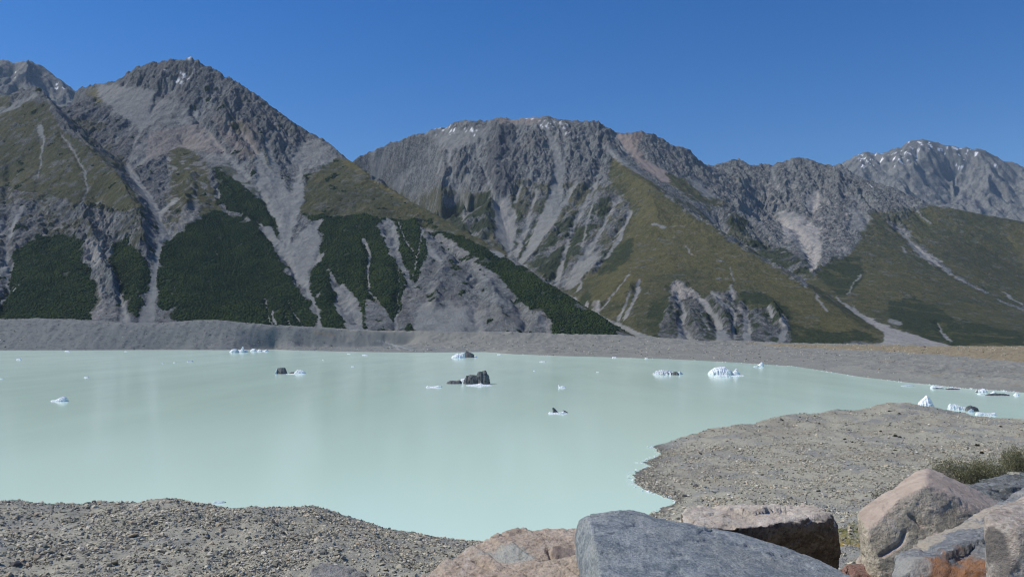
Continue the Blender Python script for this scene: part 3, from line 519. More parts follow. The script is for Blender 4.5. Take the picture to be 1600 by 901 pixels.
for k, p, v in [('R', [(1215, 340), (1262, 345), (1280, 362), (1285, 385), (1275, 420), (1268, 427), (1262, 402), (1250, 380), (1225, 365)], 1.0), ('R', [(1277, 300), (1284, 320), (1272, 334), (1262, 316)], 1.0), ('R', [(1335, 478), (1345, 489), (1370, 504), (1395, 513), (1440, 528), (1495, 543), (1400, 543), (1384, 522), (1362, 507)], 0.8), ('M', [(1345, 490), (1368, 502), (1395, 511), (1432, 525), (1482, 538), (1495, 544), (1362, 544), (1383, 533), (1381, 521), (1362, 508)], 0.6), ('R', [(1345, 490), (1368, 502), (1395, 511), (1432, 525), (1482, 538), (1495, 544), (1362, 544), (1383, 533), (1381, 521), (1362, 508)], 0.6), ('M', [(1047, 449), (1055, 437), (1076, 452), (1081, 450), (1094, 462), (1101, 474), (1087, 467), (1077, 464), (1066, 467), (1053, 463)], 1.0), ('L', [(130, 375), (140, 370), (160, 378), (160, 400), (150, 415), (140, 400)], 0.9), ('L', [(148, 330), (168, 325), (182, 342), (178, 370), (158, 366), (150, 350)], 0.45), ('L', [(150, 455), (162, 452), (166, 478), (150, 500), (142, 496)], 0.8), ('L', [(286, 318), (305, 315), (315, 322), (300, 345), (282, 360), (272, 368), (280, 345)], 0.5), ('L', [(282, 250), (312, 248), (322, 270), (300, 290), (284, 275)], 0.35),
                ('M', [(1220, 490), (1228, 494), (1226, 520), (1218, 512)], 0.9), ('M', [(1140, 452), (1148, 450), (1147, 470), (1140, 468)], 0.6), ('M', [(1155, 488), (1166, 492), (1166, 500)], 0.8), ('M', [(925, 465, ), (940, 472), (936, 488), (926, 484)], 0.6), ('R', [(1418, 378), (1445, 396), (1470, 414), (1462, 416), (1440, 402)], 0.9), ('L', [(835, 482), (842, 478), (862, 500), (866, 524), (858, 522), (848, 500)], 0.7), ('L', [(655, 345), (690, 368), (740, 402), (775, 432), (765, 434), (720, 405), (680, 372)], 0.4), ('M', [(775, 315), (790, 310), (800, 340), (800, 380), (785, 370)], 0.35)]:
    b4 = pa.copy(); fill(pa, p, v, XY); on(OWN[k], pa, b4)
palers = pa > 0.4
fo[palers] = 0; gr[palers] *= 0.2
b4 = pk.copy(); fill(pk, [(955, 208), (1012, 205), (995, 228), (1003, 246), (1042, 270), (1055, 286), (1035, 285), (1005, 265), (985, 240)], 1.0, XY); fill(pk, [(775, 180), (850, 180), (840, 192), (780, 195)], 0.7, XY); on(isM, pk, b4)
b4 = pk.copy(); fill(pk, [(330, 180), (400, 190), (400, 240), (380, 250), (345, 215)], 0.6, XY); fill(pk, [(230, 210), (310, 190), (360, 240), (300, 235), (230, 250)], 0.5, XY); on(isL, pk, b4)
for k, p, v in [('M', [(755, 200), (800, 195), (815, 235), (800, 300), (770, 300), (745, 280), (765, 240)], 0.8), ('L', [(80, 152), (140, 150), (200, 200), (210, 260), (190, 265), (140, 225), (95, 190)], 0.7), ('L', [(670, 400), (720, 395), (735, 440), (720, 470), (670, 470), (650, 450)], 0.6), ('R', [(1100, 300), (1150, 310), (1200, 380), (1260, 400), (1265, 430), (1180, 390), (1120, 340)], 0.6), ('L', [(205, 322), (238, 322), (258, 372), (235, 405), (222, 380), (215, 345)], 0.7), ('L', [(550, 480), (660, 470), (650, 522), (560, 520)], 0.3), ('R', [(1470, 370), (1600, 400), (1600, 450), (1540, 440), (1470, 400)], 0.6)]:  # the left gully wall's outline darkens the rock for its shade
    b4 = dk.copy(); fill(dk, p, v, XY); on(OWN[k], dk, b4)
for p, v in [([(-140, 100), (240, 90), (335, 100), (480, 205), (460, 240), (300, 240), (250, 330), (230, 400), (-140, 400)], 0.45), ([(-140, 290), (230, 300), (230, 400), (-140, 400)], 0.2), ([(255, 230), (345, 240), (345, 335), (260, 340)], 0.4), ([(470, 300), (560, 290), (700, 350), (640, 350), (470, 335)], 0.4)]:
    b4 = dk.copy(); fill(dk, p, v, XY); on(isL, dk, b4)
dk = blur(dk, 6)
for k, p, v in [('L', [(525, 244), (550, 250), (600, 288), (650, 318), (640, 318), (590, 292), (545, 262)], 1.0), ('L', [(126, 140), (150, 134), (166, 163), (148, 158)], 0.8), ('M', [(955, 240), (990, 262), (1050, 320), (1150, 385), (1260, 450), (1380, 530), (1300, 520), (1180, 450), (1080, 420), (1020, 430), (980, 470), (920, 470), (960, 400), (1000, 330)], 0.55), ('R', [(1560, 345), (1740, 372), (1740, 470), (1600, 420)], 0.6), ('R', [(1300, 420), (1400, 400), (1480, 470), (1420, 470), (1340, 500)], 0.3)]:
    b4 = yl.copy(); fill(yl, p, v, XY); on(OWN[k], yl, b4)
sb = sm(0.21, 0.26, fbm2(GX / 22, GY / 22, 3, 91) + 0.003 * cav)
for k, p in [('L', [(255, 108), (280, 112), (300, 100), (305, 120), (290, 130), (265, 130)]), ('L', [(290, 88), (302, 90), (300, 97), (290, 96)]), ('M', [(675, 195), (715, 196), (712, 210), (680, 212)]), ('M', [(725, 200), (755, 203), (745, 212), (728, 208)]), ('M', [(815, 182), (838, 184), (830, 190)]), ('M', [(842, 186), (890, 192), (890, 215), (868, 212), (842, 196)]), ('R', [(1305, 257), (1318, 257), (1315, 264), (1305, 263)]), ('R', [(1355, 288), (1364, 288), (1362, 296)])]:
    b4 = sn.copy(); fill(sn, p, 1.0, XYs); on(OWN[k], sn, b4)
sn *= sb
flk = np.zeros_like(Z)
for p in [[(-140, 290), (0, 290), (100, 310), (220, 325), (228, 385), (190, 500), (140, 500), (130, 380), (60, 372), (0, 400), (-140, 420)], [(255, 245), (325, 250), (325, 300), (290, 360), (262, 370)], [(1100, 300), (1200, 380), (1270, 430), (1180, 390)], [(1150, 280), (1330, 300), (1330, 390), (1200, 380)]]: fill(flk, p, 1.0, XY)
flk = flk * sm(0.12, 0.24, n2 + 0.3 * n1 + 0.02 * cav); pa = np.maximum(pa, np.where(isR, 0.75, 0.42) * flk); gr *= 1 - 0.8 * flk
blur1 = lambda a: blur(a, 1)
A1 = np.stack([blur1(np.clip(fo + 0.0, 0, 1)), blur1(gr), blur1(sc), blur1(sn)], -1).reshape(-1, 4)
A2 = np.stack([blur1(pa), blur1(dk), blur1(yl), blur1(fm)], -1).reshape(-1, 4)
A3 = np.stack([blur1(pk), np.clip(0.5 + cav / 24, 0, 1), np.clip(0.5 + er * 0.5, 0, 1), np.ones_like(Z)], -1).reshape(-1, 4)

def mountain_mat():
    M = Mat("mountain_rock"); v = M.vec(); st = M.vec((1, 1, 0.28))
    fo_, gr_, sc_, sn_ = M.attr("cover"); pa_, dk_, yl_, fm_ = M.attr("cover_b"); pk_, cv_, er_, _ = M.attr("cover_c")
    nb = M.noise(v, 0.006, 5, 0.6); nm = M.noise(v, 0.03, 5, 0.65); nf = M.noise(v, 0.12, 5, 0.75); ns = M.noise(st, 0.05, 7, 0.75, 1.0)
    rock = M.mix(M.ramp(ns, [(0.36, 0), (0.64, 1)]), (0.05, 0.056, 0.061), (0.15, 0.16, 0.16))
    rock = M.mix(M.ramp(nm, [(0.46, 0.0), (0.56, 0.7)]), rock, M.mix(ns, (0.12, 0.128, 0.13), (0.25, 0.26, 0.256)))
    rock = M.mix(M.ramp(nf, [(0.5, 0.0), (0.68, 0.85)]), rock, (0.27, 0.288, 0.288))
    rock = M.mix(M.ramp(nf, [(0.32, 0.8), (0.47, 0.0)]), rock, (0.038, 0.04, 0.048))
    rock = M.mix(M.ramp(nb, [(0.5, 0.0), (0.68, 0.4)]), rock, (0.16, 0.145, 0.13))
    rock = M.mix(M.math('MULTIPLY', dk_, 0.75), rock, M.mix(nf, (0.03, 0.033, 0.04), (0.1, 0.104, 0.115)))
    rock = M.mix(M.math('MULTIPLY', pk_, 0.6), rock, (0.24, 0.195, 0.17))
    pale = M.mix(M.ramp(ns, [(0.35, 0), (0.65, 1)]), (0.2, 0.195, 0.185), (0.37, 0.355, 0.33))
    scree = M.mix(M.ramp(nm, [(0.3, 0), (0.7, 1)]), (0.158, 0.166, 0.162), (0.242, 0.25, 0.242))
    scree = M.mix(M.ramp(nb, [(0.45, 0), (0.7, 0.5)]), scree, (0.215, 0.215, 0.205))
    scree = M.mix(M.math('MULTIPLY', pk_, 0.8), scree, (0.3, 0.24, 0.21))
    grass = M.mix(M.ramp(nm, [(0.35, 0), (0.68, 1)]), (0.058, 0.066, 0.022), (0.112, 0.1, 0.04))
    grass = M.mix(M.ramp(nb, [(0.4, 0), (0.62, 0.7)]), grass, (0.045, 0.055, 0.024))
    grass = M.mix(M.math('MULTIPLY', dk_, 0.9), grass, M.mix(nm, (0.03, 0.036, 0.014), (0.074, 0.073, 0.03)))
    grass = M.mix(M.math('MULTIPLY', yl_, M.ramp(nm, [(0.3, 0.45), (0.65, 1)])), grass, (0.135, 0.12, 0.04))
    grass = M.mix(M.ramp(nf, [(0.57, 0), (0.72, 0.6)]), grass, (0.2, 0.19, 0.16))
    grass = M.mix(M.ramp(nf, [(0.33, 0.6), (0.45, 0.0)]), grass, (0.03, 0.036, 0.018))
    scrub = M.mix(M.ramp(nf, [(0.35, 0), (0.65, 1)]), (0.022, 0.034, 0.018), (0.05, 0.062, 0.028))
    c = M.mix(M.math('MULTIPLY', sc_, M.ramp(nf, [(0.25, 0.75), (0.5, 1.0)])), rock, scree)
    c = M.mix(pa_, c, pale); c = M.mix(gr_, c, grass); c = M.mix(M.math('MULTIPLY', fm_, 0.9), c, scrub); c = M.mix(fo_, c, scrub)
    c = M.mix(sn_, c, (0.85, 0.87, 0.9))
    M.col(c)
    rough = M.math('SUBTRACT', 1.0, M.math('MULTIPLY', sc_, 0.65))
    b1 = M.bump(M.noise(st, 0.03, 7, 0.72), 22, 0.75)
    b1.node.inputs['Strength'].default_value = 0.75; M.put(b1.node.inputs['Strength'], M.math('MULTIPLY', rough, 0.85))
    M.bump(nf, 3.5, 0.6, b1)
    M.b.inputs['Specular IOR Level'].default_value = 0.08
    return M.m
MM = mountain_mat()
def make_range(name, own):
    q = own[:-1, :-1] & (g.Y[:-1, None] > BY[:, :-1] - 60)
    me, used = g.mesh(name, Z, q)
    attr(me, "cover", A1[used]); attr(me, "cover_b", A2[used]); attr(me, "cover_c", A3[used])
    return tag(link(name, me, MM), kind='structure')
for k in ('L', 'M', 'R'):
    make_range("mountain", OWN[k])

# far peaks
def far_peak(x0, x1, ridge, foot_py, foot_Y, extra, snowpoly, seed, n=2.0):
    gg = Grid(x0, x1, foot_Y, ridge[0][2] * 1.35, 4)
    zz = gg.solve([ridge, [(x0, foot_py, foot_Y), (x1, foot_py, foot_Y)], back(ridge, 1500, 0.5)] + extra, 120)
    g2, zz = gg.refine(blur(zz, 1), n); zz = blur(zz, 2).astype(np.float32); X, Y = [a.astype(np.float32) for a in g2.xy()]
    sx = np.gradient(zz, axis=1) / (n * g2.Y[:, None] / F); sy = np.gradient(zz, axis=0) / (n * g2.Y[:, None] / F); sy = sy - sx * X / Y; gn = np.hypot(sx, sy) + 0.02
    A = np.array(ridge, float); cc, rr = np.meshgrid(np.arange(g2.nx, dtype=np.float32), np.arange(g2.ny, dtype=np.float32))
    cr = 1 - sm(0, 26, linedist(cc, rr, list(zip((A[:, 0] - x0) / n, g2.row(A[:, 2]), [0] * len(A)))) * n)
    e = erosion(X, Y, sx / gn, sy / gn, 520.0, 5, seed)
    zz += (e - 0.1) * 105 * (1 - 0.75 * cr) + ridg2(X / 170, Y / 170, 5, seed + 3) * 45 * (1 - 0.45 * cr)
    cv = blur(zz, 8) - zz; py_ = g2.py(zz); w1 = fbm2(X / 150, Y / 150, 4, seed + 5) * 6
    s_ = np.zeros_like(zz)
    for p in snowpoly: s_ = np.maximum(s_, inpoly(g2.px[None, :] + w1, py_ + w1, p) * 1.0)
    s_ *= sm(0.23, 0.3, fbm2(X / 60, Y / 60, 4, seed + 9) + 0.0012 * cv)
    sc_ = 0.25 + sm(0.0, 0.35, -e - 0.05) * 0.5
    me, used = g2.mesh("mountain", zz); z0 = np.zeros_like(zz)
    attr(me, "cover", np.stack([z0, z0, sc_, s_], -1).reshape(-1, 4)[used]); attr(me, "cover_b", np.stack([z0, z0, z0, z0], -1).reshape(-1, 4)[used])
    attr(me, "cover_c", np.stack([z0, np.clip(0.5 + cv / 40, 0, 1), z0, z0], -1).reshape(-1, 4)[used])
    return tag(link("mountain", me, MM), kind='structure')
far_peak(1180, 1760, [(1180, 300, 9000), (1240, 285, 9000), (1290, 272, 9000), (1312, 259, 9000), (1322, 252, 9000), (1338, 241, 9000), (1352, 238, 9000), (1370, 240, 9000), (1385, 238, 9000), (1404, 234, 9000), (1412, 225, 9000), (1425, 219, 9000), (1442, 218, 9000), (1455, 222, 9000), (1475, 225, 9000), (1490, 228, 9000), (1505, 227, 9000), (1518, 235, 9000), (1533, 233, 9000), (1548, 241, 9000), (1560, 249, 9000), (1575, 249, 9000), (1590, 256, 9000), (1600, 261, 9000), (1680, 285, 9000), (1760, 300, 9000)], 420, 6800,
         [[(1440, 219, 8990), (1420, 290, 8200), (1400, 345, 7500)], [(1560, 249, 8990), (1545, 300, 8200), (1530, 350, 7500)], [(1490, 285, 8700), (1485, 330, 8000)], [(1590, 275, 8800), (1570, 320, 8100)], [(1345, 240, 8990), (1335, 300, 8200)]],
         [[(1335, 240), (1380, 240), (1378, 262), (1345, 262)], [(1385, 236), (1425, 220), (1442, 240), (1425, 260), (1385, 262)], [(1425, 216), (1540, 230), (1520, 248), (1460, 240)], [(1478, 250), (1525, 248), (1515, 266), (1490, 262)], [(1548, 255), (1580, 262), (1575, 275)]], 201)
far_peak(-180, 330, [(-180, 110, 7000), (-60, 100, 7000), (0, 97, 7000), (10, 94, 7000), (18, 97, 7000), (34, 95, 7000), (44, 93, 7000), (52, 99, 7000), (62, 103, 7000), (74, 112, 7000), (85, 121, 7000), (96, 131, 7000), (108, 138, 7000), (125, 152, 7000), (170, 180, 7000), (330, 240, 7000)], 330, 5300,
         [[(44, 93, 6990), (40, 150, 6400), (30, 200, 5900)], [(20, 125, 6800), (15, 170, 6200)], [(80, 140, 6800), (70, 170, 6300)]],
         [[(22, 104), (40, 106), (36, 128), (24, 132)], [(60, 120), (75, 122), (108, 138), (88, 142), (70, 130)]], 301)

# ---- forest crowns: one crown after another over the wooded flanks
rng = np.random.default_rng(5)
vis = np.zeros(Z.shape, bool); run = np.minimum.accumulate(pyf, 0); vis = pyf <= run + 2.5
den = sm(0.15, 0.75, blur(fo, 3) + 0.5 * fbm2(GX / 16, GY / 16, 3, 81)) * isL * vis * (g.Y[:, None] > BY - 5) * (sc < 0.5)
area = den * (g.Y[:, None] / 2500.0) ** 2
p = area.ravel() / area.sum(); NT = 85000
pick = rng.choice(p.size, NT, p=p); r_, c_ = np.divmod(pick, g.nx)
jr = np.clip(r_ + rng.random(NT) - .5, 0, g.ny - 2); jc = np.clip(c_ + rng.random(NT) - .5, 0, g.nx - 2)
Yt = g.Yn * np.exp(jr * g.cell / F); Xt = (g.x0 + jc * g.cell - 800) / F * Yt; Zt = bil(Z, jr, jc)
ph = (1 + 5 ** .5) / 2
ico = np.array([(-1, ph, 0), (1, ph, 0), (-1, -ph, 0), (1, -ph, 0), (0, -1, ph), (0, 1, ph), (0, -1, -ph), (0, 1, -ph), (ph, 0, -1), (ph, 0, 1), (-ph, 0, -1), (-ph, 0, 1)], float); ico /= np.linalg.norm(ico[0])
icof = np.array([(0, 11, 5), (0, 5, 1), (0, 1, 7), (0, 7, 10), (0, 10, 11), (1, 5, 9), (5, 11, 4), (11, 10, 2), (10, 7, 6), (7, 1, 8), (3, 9, 4), (3, 4, 2), (3, 2, 6), (3, 6, 8), (3, 8, 9), (4, 9, 5), (2, 4, 11), (6, 2, 10), (8, 6, 7), (9, 8, 1)])
sz = rng.uniform(1.6, 3.3, NT) * (0.85 + 0.5 * (rng.random(NT) > 0.93))
V = ico[None] * (1 + rng.uniform(-.3, .3, (NT, 12, 1))) * (sz[:, None, None] * np.array((1.15, 1.15, 0.7)))
V += np.stack([Xt, Yt, Zt + sz * 0.2], -1)[:, None, :]
me = mesh_np("forest", V.reshape(-1, 3), (icof[None] + (np.arange(NT) * 12)[:, None, None]).reshape(-1, 3))
M = Mat("forest_leaves"); v = M.vec(); i = M.isl()
c = M.mix(M.ramp(i, [(0, 0), (1, 1)]), (0.02, 0.036, 0.017), (0.046, 0.07, 0.027))
c = M.mix(M.ramp(M.noise(v, 0.012, 4), [(0.42, 0), (0.66, 0.8)]), c, (0.055, 0.078, 0.026)); M.col(c); M.b.inputs['Roughness'].default_value = 0.95; M.b.inputs['Specular IOR Level'].default_value = 0.05
tag(link("forest", me, M.m), label="dense dark green forest covering the lower flanks of the left mountain", cat="forest", kind='stuff')

# ------------------------------------------------------------------ far shore moraine, lake, near ground
def sh(px, py): return (px, py, EYE * F / (py - YH))
far_shore = [sh(*q) for q in [(-300, 547.5), (0, 547), (120, 547), (250, 546.3), (360, 546.6), (430, 545.6), (470, 547.5), (560, 549.5), (640, 550.5), (720, 550), (760, 549.5), (800, 553), (880, 556), (960, 558), (1050, 561), (1130, 565), (1200, 569.5), (1240, 572), (1280, 578), (1340, 588), (1420, 597.5), (1470, 602), (1500, 606), (1560, 609.5), (1600, 613), (1700, 625), (1900, 655)]]
drop = [(a, YH + (EYE + 5) * F / (y * 0.93), y * 0.93) for a, b, y in far_shore]
gm = Grid(-300, 1900, 300, 2080, 4)
top = [(-300, 499), (0, 500), (60, 497.5), (110, 499.5), (160, 502), (200, 505), (250, 505.5), (300, 501), (330, 500), (370, 503), (420, 508), (480, 511), (540, 515), (600, 518.5), (660, 518), (700, 519.5), (750, 520), (810, 519.5), (865, 523), (970, 524.5), (1010, 528), (1060, 531), (1140, 533), (1240, 537.5), (1370, 539.5), (1490, 542.5), (1600, 542), (1900, 543)]
crest_ = [(a, b, np.interp(a, [-300, 430, 560, 1900], [1868, 1868, 1870, 1790])) for a, b in top]
lm = [far_shore, drop, crest_, [(a, b + 1.0, y + 60) for a, b, y in crest_], [(a, YH + (EYE + 8) * F / 2060, 2060) for a in (-300, 1900)], [(a, YH + (EYE + 6) * F / 320, 320) for a in (-300, 1500)],
      [(-300, 504, 1850), (130, 505, 1850), (250, 511, 1851), (430, 512, 1852)],
      [(470, 543.5, 1835), (560, 543.5, 1835), (640, 542, 1850)], [(600, 530, 1865), (618, 538, 1850), (625, 543, 1835)],
      [(660, 541, 1790), (700, 534, 1820), (760, 535, 1800), (860, 537, 1780), (980, 540, 1740), (1100, 546, 1640), (1200, 550, 1560)],
      [(800, 545, 1560), (900, 549, 1480), (1000, 552, 1440)],
      [(1100, 539, 1840), (1240, 542, 1780), (1400, 546, 1600), (1600, 549, 1450), (1900, 552, 1400)],
      [(1240, 553, 1380), (1320, 558, 1220), (1420, 563, 1050), (1500, 566, 980), (1600, 570, 930), (1900, 590, 760)],
      [(1330, 571, 900), (1420, 580, 780), (1500, 587, 690), (1600, 593, 630), (1900, 620, 500)]]
zm = blur(gm.solve(lm, 120), 1); g3, zm = gm.refine(zm, 1.6); zm = blur(zm, 2)
X, Y = [a.astype(np.float32) for a in g3.xy()]
ins = sm(0, 4, zm)
wallz = (1 - sm(430, 600, g3.px))[None, :]
zm = zm + ins * (ridg2(X / 60, Y / 60, 5, 8) * (2.8 + 1.2 * (1 - wallz)) + fbm2(X / 14, Y / 14, 4, 9) * 1.5 + fbm2(X / 5, Y / 5, 2, 19) * 0.5)
zm -= wallz * ins * sm(0.1, 0.7, ridg2(X / 22, Y / 90, 4, 14)) * 0.5 * sm(2, 20, zm)
py_ = g3.py(zm); wx = fbm2(X / 40, Y / 40, 4, 21)
bg_ = np.zeros_like(zm); wet = np.zeros_like(zm); sand = np.zeros_like(zm); rubb = np.zeros_like(zm)
xx = g3.px[None, :] + wx * 30; yy = py_ + wx * 3
bg_ = np.maximum(bg_, inpoly(xx, yy, [(1160, 536), (1300, 538.5), (1900, 540), (1900, 580), (1600, 566), (1500, 556), (1380, 548.5), (1240, 542)]) * 0.95)
bg_ = np.maximum(bg_, sm(0.25, 0.5, fbm2(X / 50, Y / 9, 4, 29) + 0.35 * wx) * sm(1300, 1450, g3.px)[None, :] * sm(1.5, 4, zm) * 0.6)
bg_ = np.maximum(bg_, inpoly(xx, yy, [(490, 516), (530, 522), (520, 526), (500, 522)]) * 0.6)
wet = np.maximum(wet, (linedist(g3.px[None, :] + wx * 8 + 0 * py_, py_, [(592, 531, 0.3), (604, 535, 0.7), (618, 540, 1.3), (622, 546, 1.0)]) < 0) * 1.0)
wet = np.maximum(wet, (linedist(g3.px[None, :] + wx * 8 + 0 * py_, py_, [(612, 538, 0.5), (632, 543, 1.0), (640, 548, 0.8)]) < 0) * 0.8)
sand = np.maximum(sand, inpoly(xx, yy, [(445, 542), (520, 536), (600, 536), (660, 540), (760, 545), (760, 552), (440, 552)]) * 0.8)
sand = np.maximum(sand, inpoly(xx, yy, [(1330, 536), (1490, 540), (1500, 544), (1330, 542)]) * 0.0)
rubb = sm(0.05, 0.3, fbm2(X / 30, Y / 12, 4, 33)) * (1 - 0.6 * wallz)
wl = sm(0.5, 0.0, np.abs(zm)) * (zm > -0.4)
me, used = g3.mesh("moraine", zm.astype(np.float32), (zm[:-1, :-1] > -4.5) & (g3.Y[:-1, None] > np.interp(g3.px[:-1], [a[0] for a in drop], [a[2] for a in drop])[None, :] - 5))
attr(me, "cover", np.stack([bg_, wet, sand, rubb], -1).reshape(-1, 4)[used]); attr(me, "cover_b", np.stack([wl, np.broadcast_to(wallz, zm.shape), wl * 0, wl * 0], -1).reshape(-1, 4)[used])
M = Mat("moraine_gravel"); v = M.vec(); a, b, c_, d = M.attr("cover"); w_, wa_, _, _ = M.attr("cover_b")
n1_ = M.noise(v, 0.02, 5, 0.6); n2_ = M.noise(v, 0.35, 4, 0.7); n3_ = M.noise(v, 1.1, 3, 0.7)
col = M.mix(M.ramp(n1_, [(0.35, 0), (0.65, 1)]), (0.182, 0.19, 0.165), (0.235, 0.242, 0.205))
col = M.mix(M.ramp(n2_, [(0.3, 0.0), (0.7, 0.8)]), col, (0.27, 0.265, 0.25)); col = M.mix(M.ramp(n3_, [(0.5, 0.0), (0.72, 0.7)]), col, (0.12, 0.118, 0.11))
col = M.mix(M.math('MULTIPLY', wa_, 0.75), col, M.mix(n2_, (0.14, 0.15, 0.15), (0.2, 0.208, 0.205)))
col = M.mix(c_, col, (0.2, 0.21, 0.2)); col = M.mix(M.math('MULTIPLY', a, M.ramp(n2_, [(0.3, 0.55), (0.6, 1)])), col, M.mix(n1_, (0.23, 0.18, 0.1), (0.29, 0.24, 0.15)))
col = M.mix(M.math('MULTIPLY', b, M.ramp(n2_, [(0.35, 0.1), (0.6, 0.75)])), col, (0.45, 0.47, 0.46)); col = M.mix(M.math('MULTIPLY', wa_, M.ramp(M.noise(M.vec((1, 1, 2.5)), 0.09, 5, 0.75), [(0.51, 0), (0.58, 0.85)])), col, M.mix(M.ramp(n3_, [(0.45, 0), (0.6, 1)]), (0.05, 0.055, 0.06), (0.24, 0.245, 0.24))); M.col(col); M.bump(n2_, 1.0, 0.8, M.bump(n1_, 4.0, 0.5)); M.b.inputs['Specular IOR Level'].default_value = 0.1
tag(link("moraine", me, M.m), kind='structure')

# lake
me = mesh_np("lake_water", [(-2600, 25, 0), (2600, 25, 0), (2600, 2300, 0), (-2600, 2300, 0)], [(0, 1, 2, 3)])
M = Mat("glacial_water"); v = M.vec((1, 0.45, 1)); n = M.noise(v, 0.0035, 3, 0.5); n2_ = M.noise(M.vec((1, 0.25, 1)), 0.02, 4, 0.6)
M.col(M.mix(M.ramp(n, [(0.35, 0), (0.68, 1)]), (0.61, 0.805, 0.68), (0.635, 0.825, 0.7)))
M.b.inputs['IOR'].default_value = 1.33; M.b.inputs['Specular IOR Level'].default_value = 0.5
M.put(M.b.inputs['Roughness'], M.ramp(n2_, [(0.35, 0.14), (0.7, 0.17)]))
M.bump(M.noise(v, 1.3, 3, 0.6), 0.05, 0.12)
tag(link("lake_water", me, M.m), kind='structure')
me = mesh_np("ground", [(-30000, -3000, -42), (30000, -3000, -42), (30000, 30000, -42), (-30000, 30000, -42)], [(0, 1, 2, 3)])
tag(link("ground", me, Mat("valley_floor").col((0.17, 0.165, 0.15)).m), kind='structure')

def haze(density):
    v = [(x, y, z) for z in (-43, 2950) for x, y in ((-9000, -60), (9000, -60), (9000, 12500), (-9000, 12500))]
    me = mesh_np("haze", v, [(0, 3, 2, 1), (4, 5, 6, 7), (0, 1, 5, 4), (1, 2, 6, 5), (2, 3, 7, 6), (3, 0, 4, 7)])
    m = bpy.data.materials.new("clear_air"); m.use_nodes = True; t = m.node_tree; t.nodes.clear()
    o = t.nodes.new("ShaderNodeOutputMaterial"); p = t.nodes.new("ShaderNodeVolumePrincipled")
    p.inputs['Color'].default_value = (0.55, 0.76, 1.0, 1); p.inputs['Density'].default_value = density; p.inputs['Anisotropy'].default_value = 0.0
    t.links.new(p.outputs[0], o.inputs['Volume'])
    tag(link("haze", me, m, smooth=False), kind='stuff')
haze(1.9e-5)

# ------------------------------------------------------------------ near moraine: left mound, gravel spit, the bank the boulders lie on
spit = [sh(*q) for q in [(1016, 697), (1026, 703), (1030, 711), (1012, 718), (1000, 722), (1018, 728), (1002, 732), (988, 738), (986, 748), (992, 757), (1012, 767), (1035, 774), (1054, 777), (1058, 784), (1035, 793), (1022, 801), (1010, 812), (960, 830), (900, 850), (820, 858), (740, 851), (690, 850), (662, 851)]]
far_edge = [(1016, 697, 310), (1040, 691, 316), (1060, 684, 322), (1110, 670, 336), (1150, 662, 348), (1200, 655, 362), (1240, 645, 378), (1280, 642, 388), (1330, 636, 402), (1380, 632.5, 408), (1430, 631, 410), (1470, 637, 410), (1520, 645, 405), (1560, 651, 400), (1600, 654.5, 392), (1700, 665, 360), (2000, 700, 290)]
def lowered(L, dz, dY): return [(a, YH - ((EYE + (YH - b) / F * y) - dz - EYE) * F / (y + dY), y + dY) for a, b, y in L]
mound = [(-500, 775, 112), (-60, 776, 116), (0, 779, 118), (35, 777, 120), (70, 778.5, 119), (100, 785, 118), (118, 792, 116), (135, 787, 112), (165, 779, 110), (200, 779, 110), (240, 776.5, 110), (272, 776.5, 111), (300, 784, 112), (330, 789, 114), (365, 795, 116), (400, 796.5, 118), (440, 795, 118), (470, 792.5, 118), (487, 793, 118), (510, 801, 119), (545, 812, 121), (580, 822, 124), (615, 833, 130), (640, 843, 140), (655, 850, 155)]
def zline(pts): return [(a, YH + (EYE - z) * F / y, y) for a, y, z in pts]
lines6 = [spit, far_edge, lowered(far_edge, 9, 22), lowered(far_edge, 12, 60), mound, lowered(mound[:-4], 14, 22), lowered(mound[:-3], 26, 48),
 zline([(-500, 200, -6), (600, 205, -6), (900, 225, -6), (950, 300, -6), (985, 330, -5), (1150, 400, -6), (1500, 460, -6), (2000, 400, -6)]), zline([(-500, 480, -6), (2000, 480, -6)]), zline([(-500, 300, -6), (930, 290, -6)]),
 zline([(-500, 6, 42.6), (600, 6, 42.6)]), zline([(600, 6, 42.4), (1000, 6, 42.2), (1300, 6, 42.2), (2000, 6, 42.5)]),
 [(-500, 935, 9), (620, 935, 9), (700, 930, 11)], [(-500, 935, 40), (640, 935, 40), (1280, 925, 40)], [(-500, 920, 62), (300, 915, 64), (640, 925, 66)],
 zline([(700, 11, 41.6), (1000, 11, 41.7), (1250, 11.5, 41.9), (1310, 12, 42.05), (1360, 12.5, 42.15), (1400, 14, 42.2), (1500, 22, 40.9), (1600, 23, 41.0), (2000, 24, 41.2)]),
 [(680, 930, 16), (1000, 915, 16), (1300, 905, 17), (1390, 840, 20), (1440, 815, 26), (1500, 790, 30), (1600, 780, 32), (2000, 790, 32)],
 [(1280, 920, 60), (1400, 905, 60), (1500, 890, 62), (2000, 890, 62)], [(1000, 905, 110), (1280, 900, 110), (2000, 880, 110)],
 [(1000, 860, 155), (1100, 850, 157), (1300, 845, 160), (2000, 830, 160)],
 [(1080, 800, 180), (1180, 801, 181), (1300, 797, 187), (1600, 785, 195)], [(1120, 763, 214), (1200, 767, 212), (1300, 760, 222), (1600, 745, 230)],
 [(1080, 720, 262), (1180, 712, 272), (1300, 712, 276), (1420, 703, 284), (1600, 705, 290), (2000, 720, 270)], [(1120, 692, 300), (1250, 680, 322), (1380, 668, 345), (1480, 666, 350), (1600, 676, 335)], [(1350, 645, 395), (1420, 641, 398), (1480, 648, 392)],
 [(100, 800, 98), (240, 800, 96), (420, 815, 98), (520, 825, 102)], [(-300, 850, 80), (60, 850, 80), (160, 852, 80), (350, 850, 80), (560, 868, 82), (660, 880, 90), (760, 885, 95)]]
g6c = Grid(-500, 2000, 6, 500, 6)
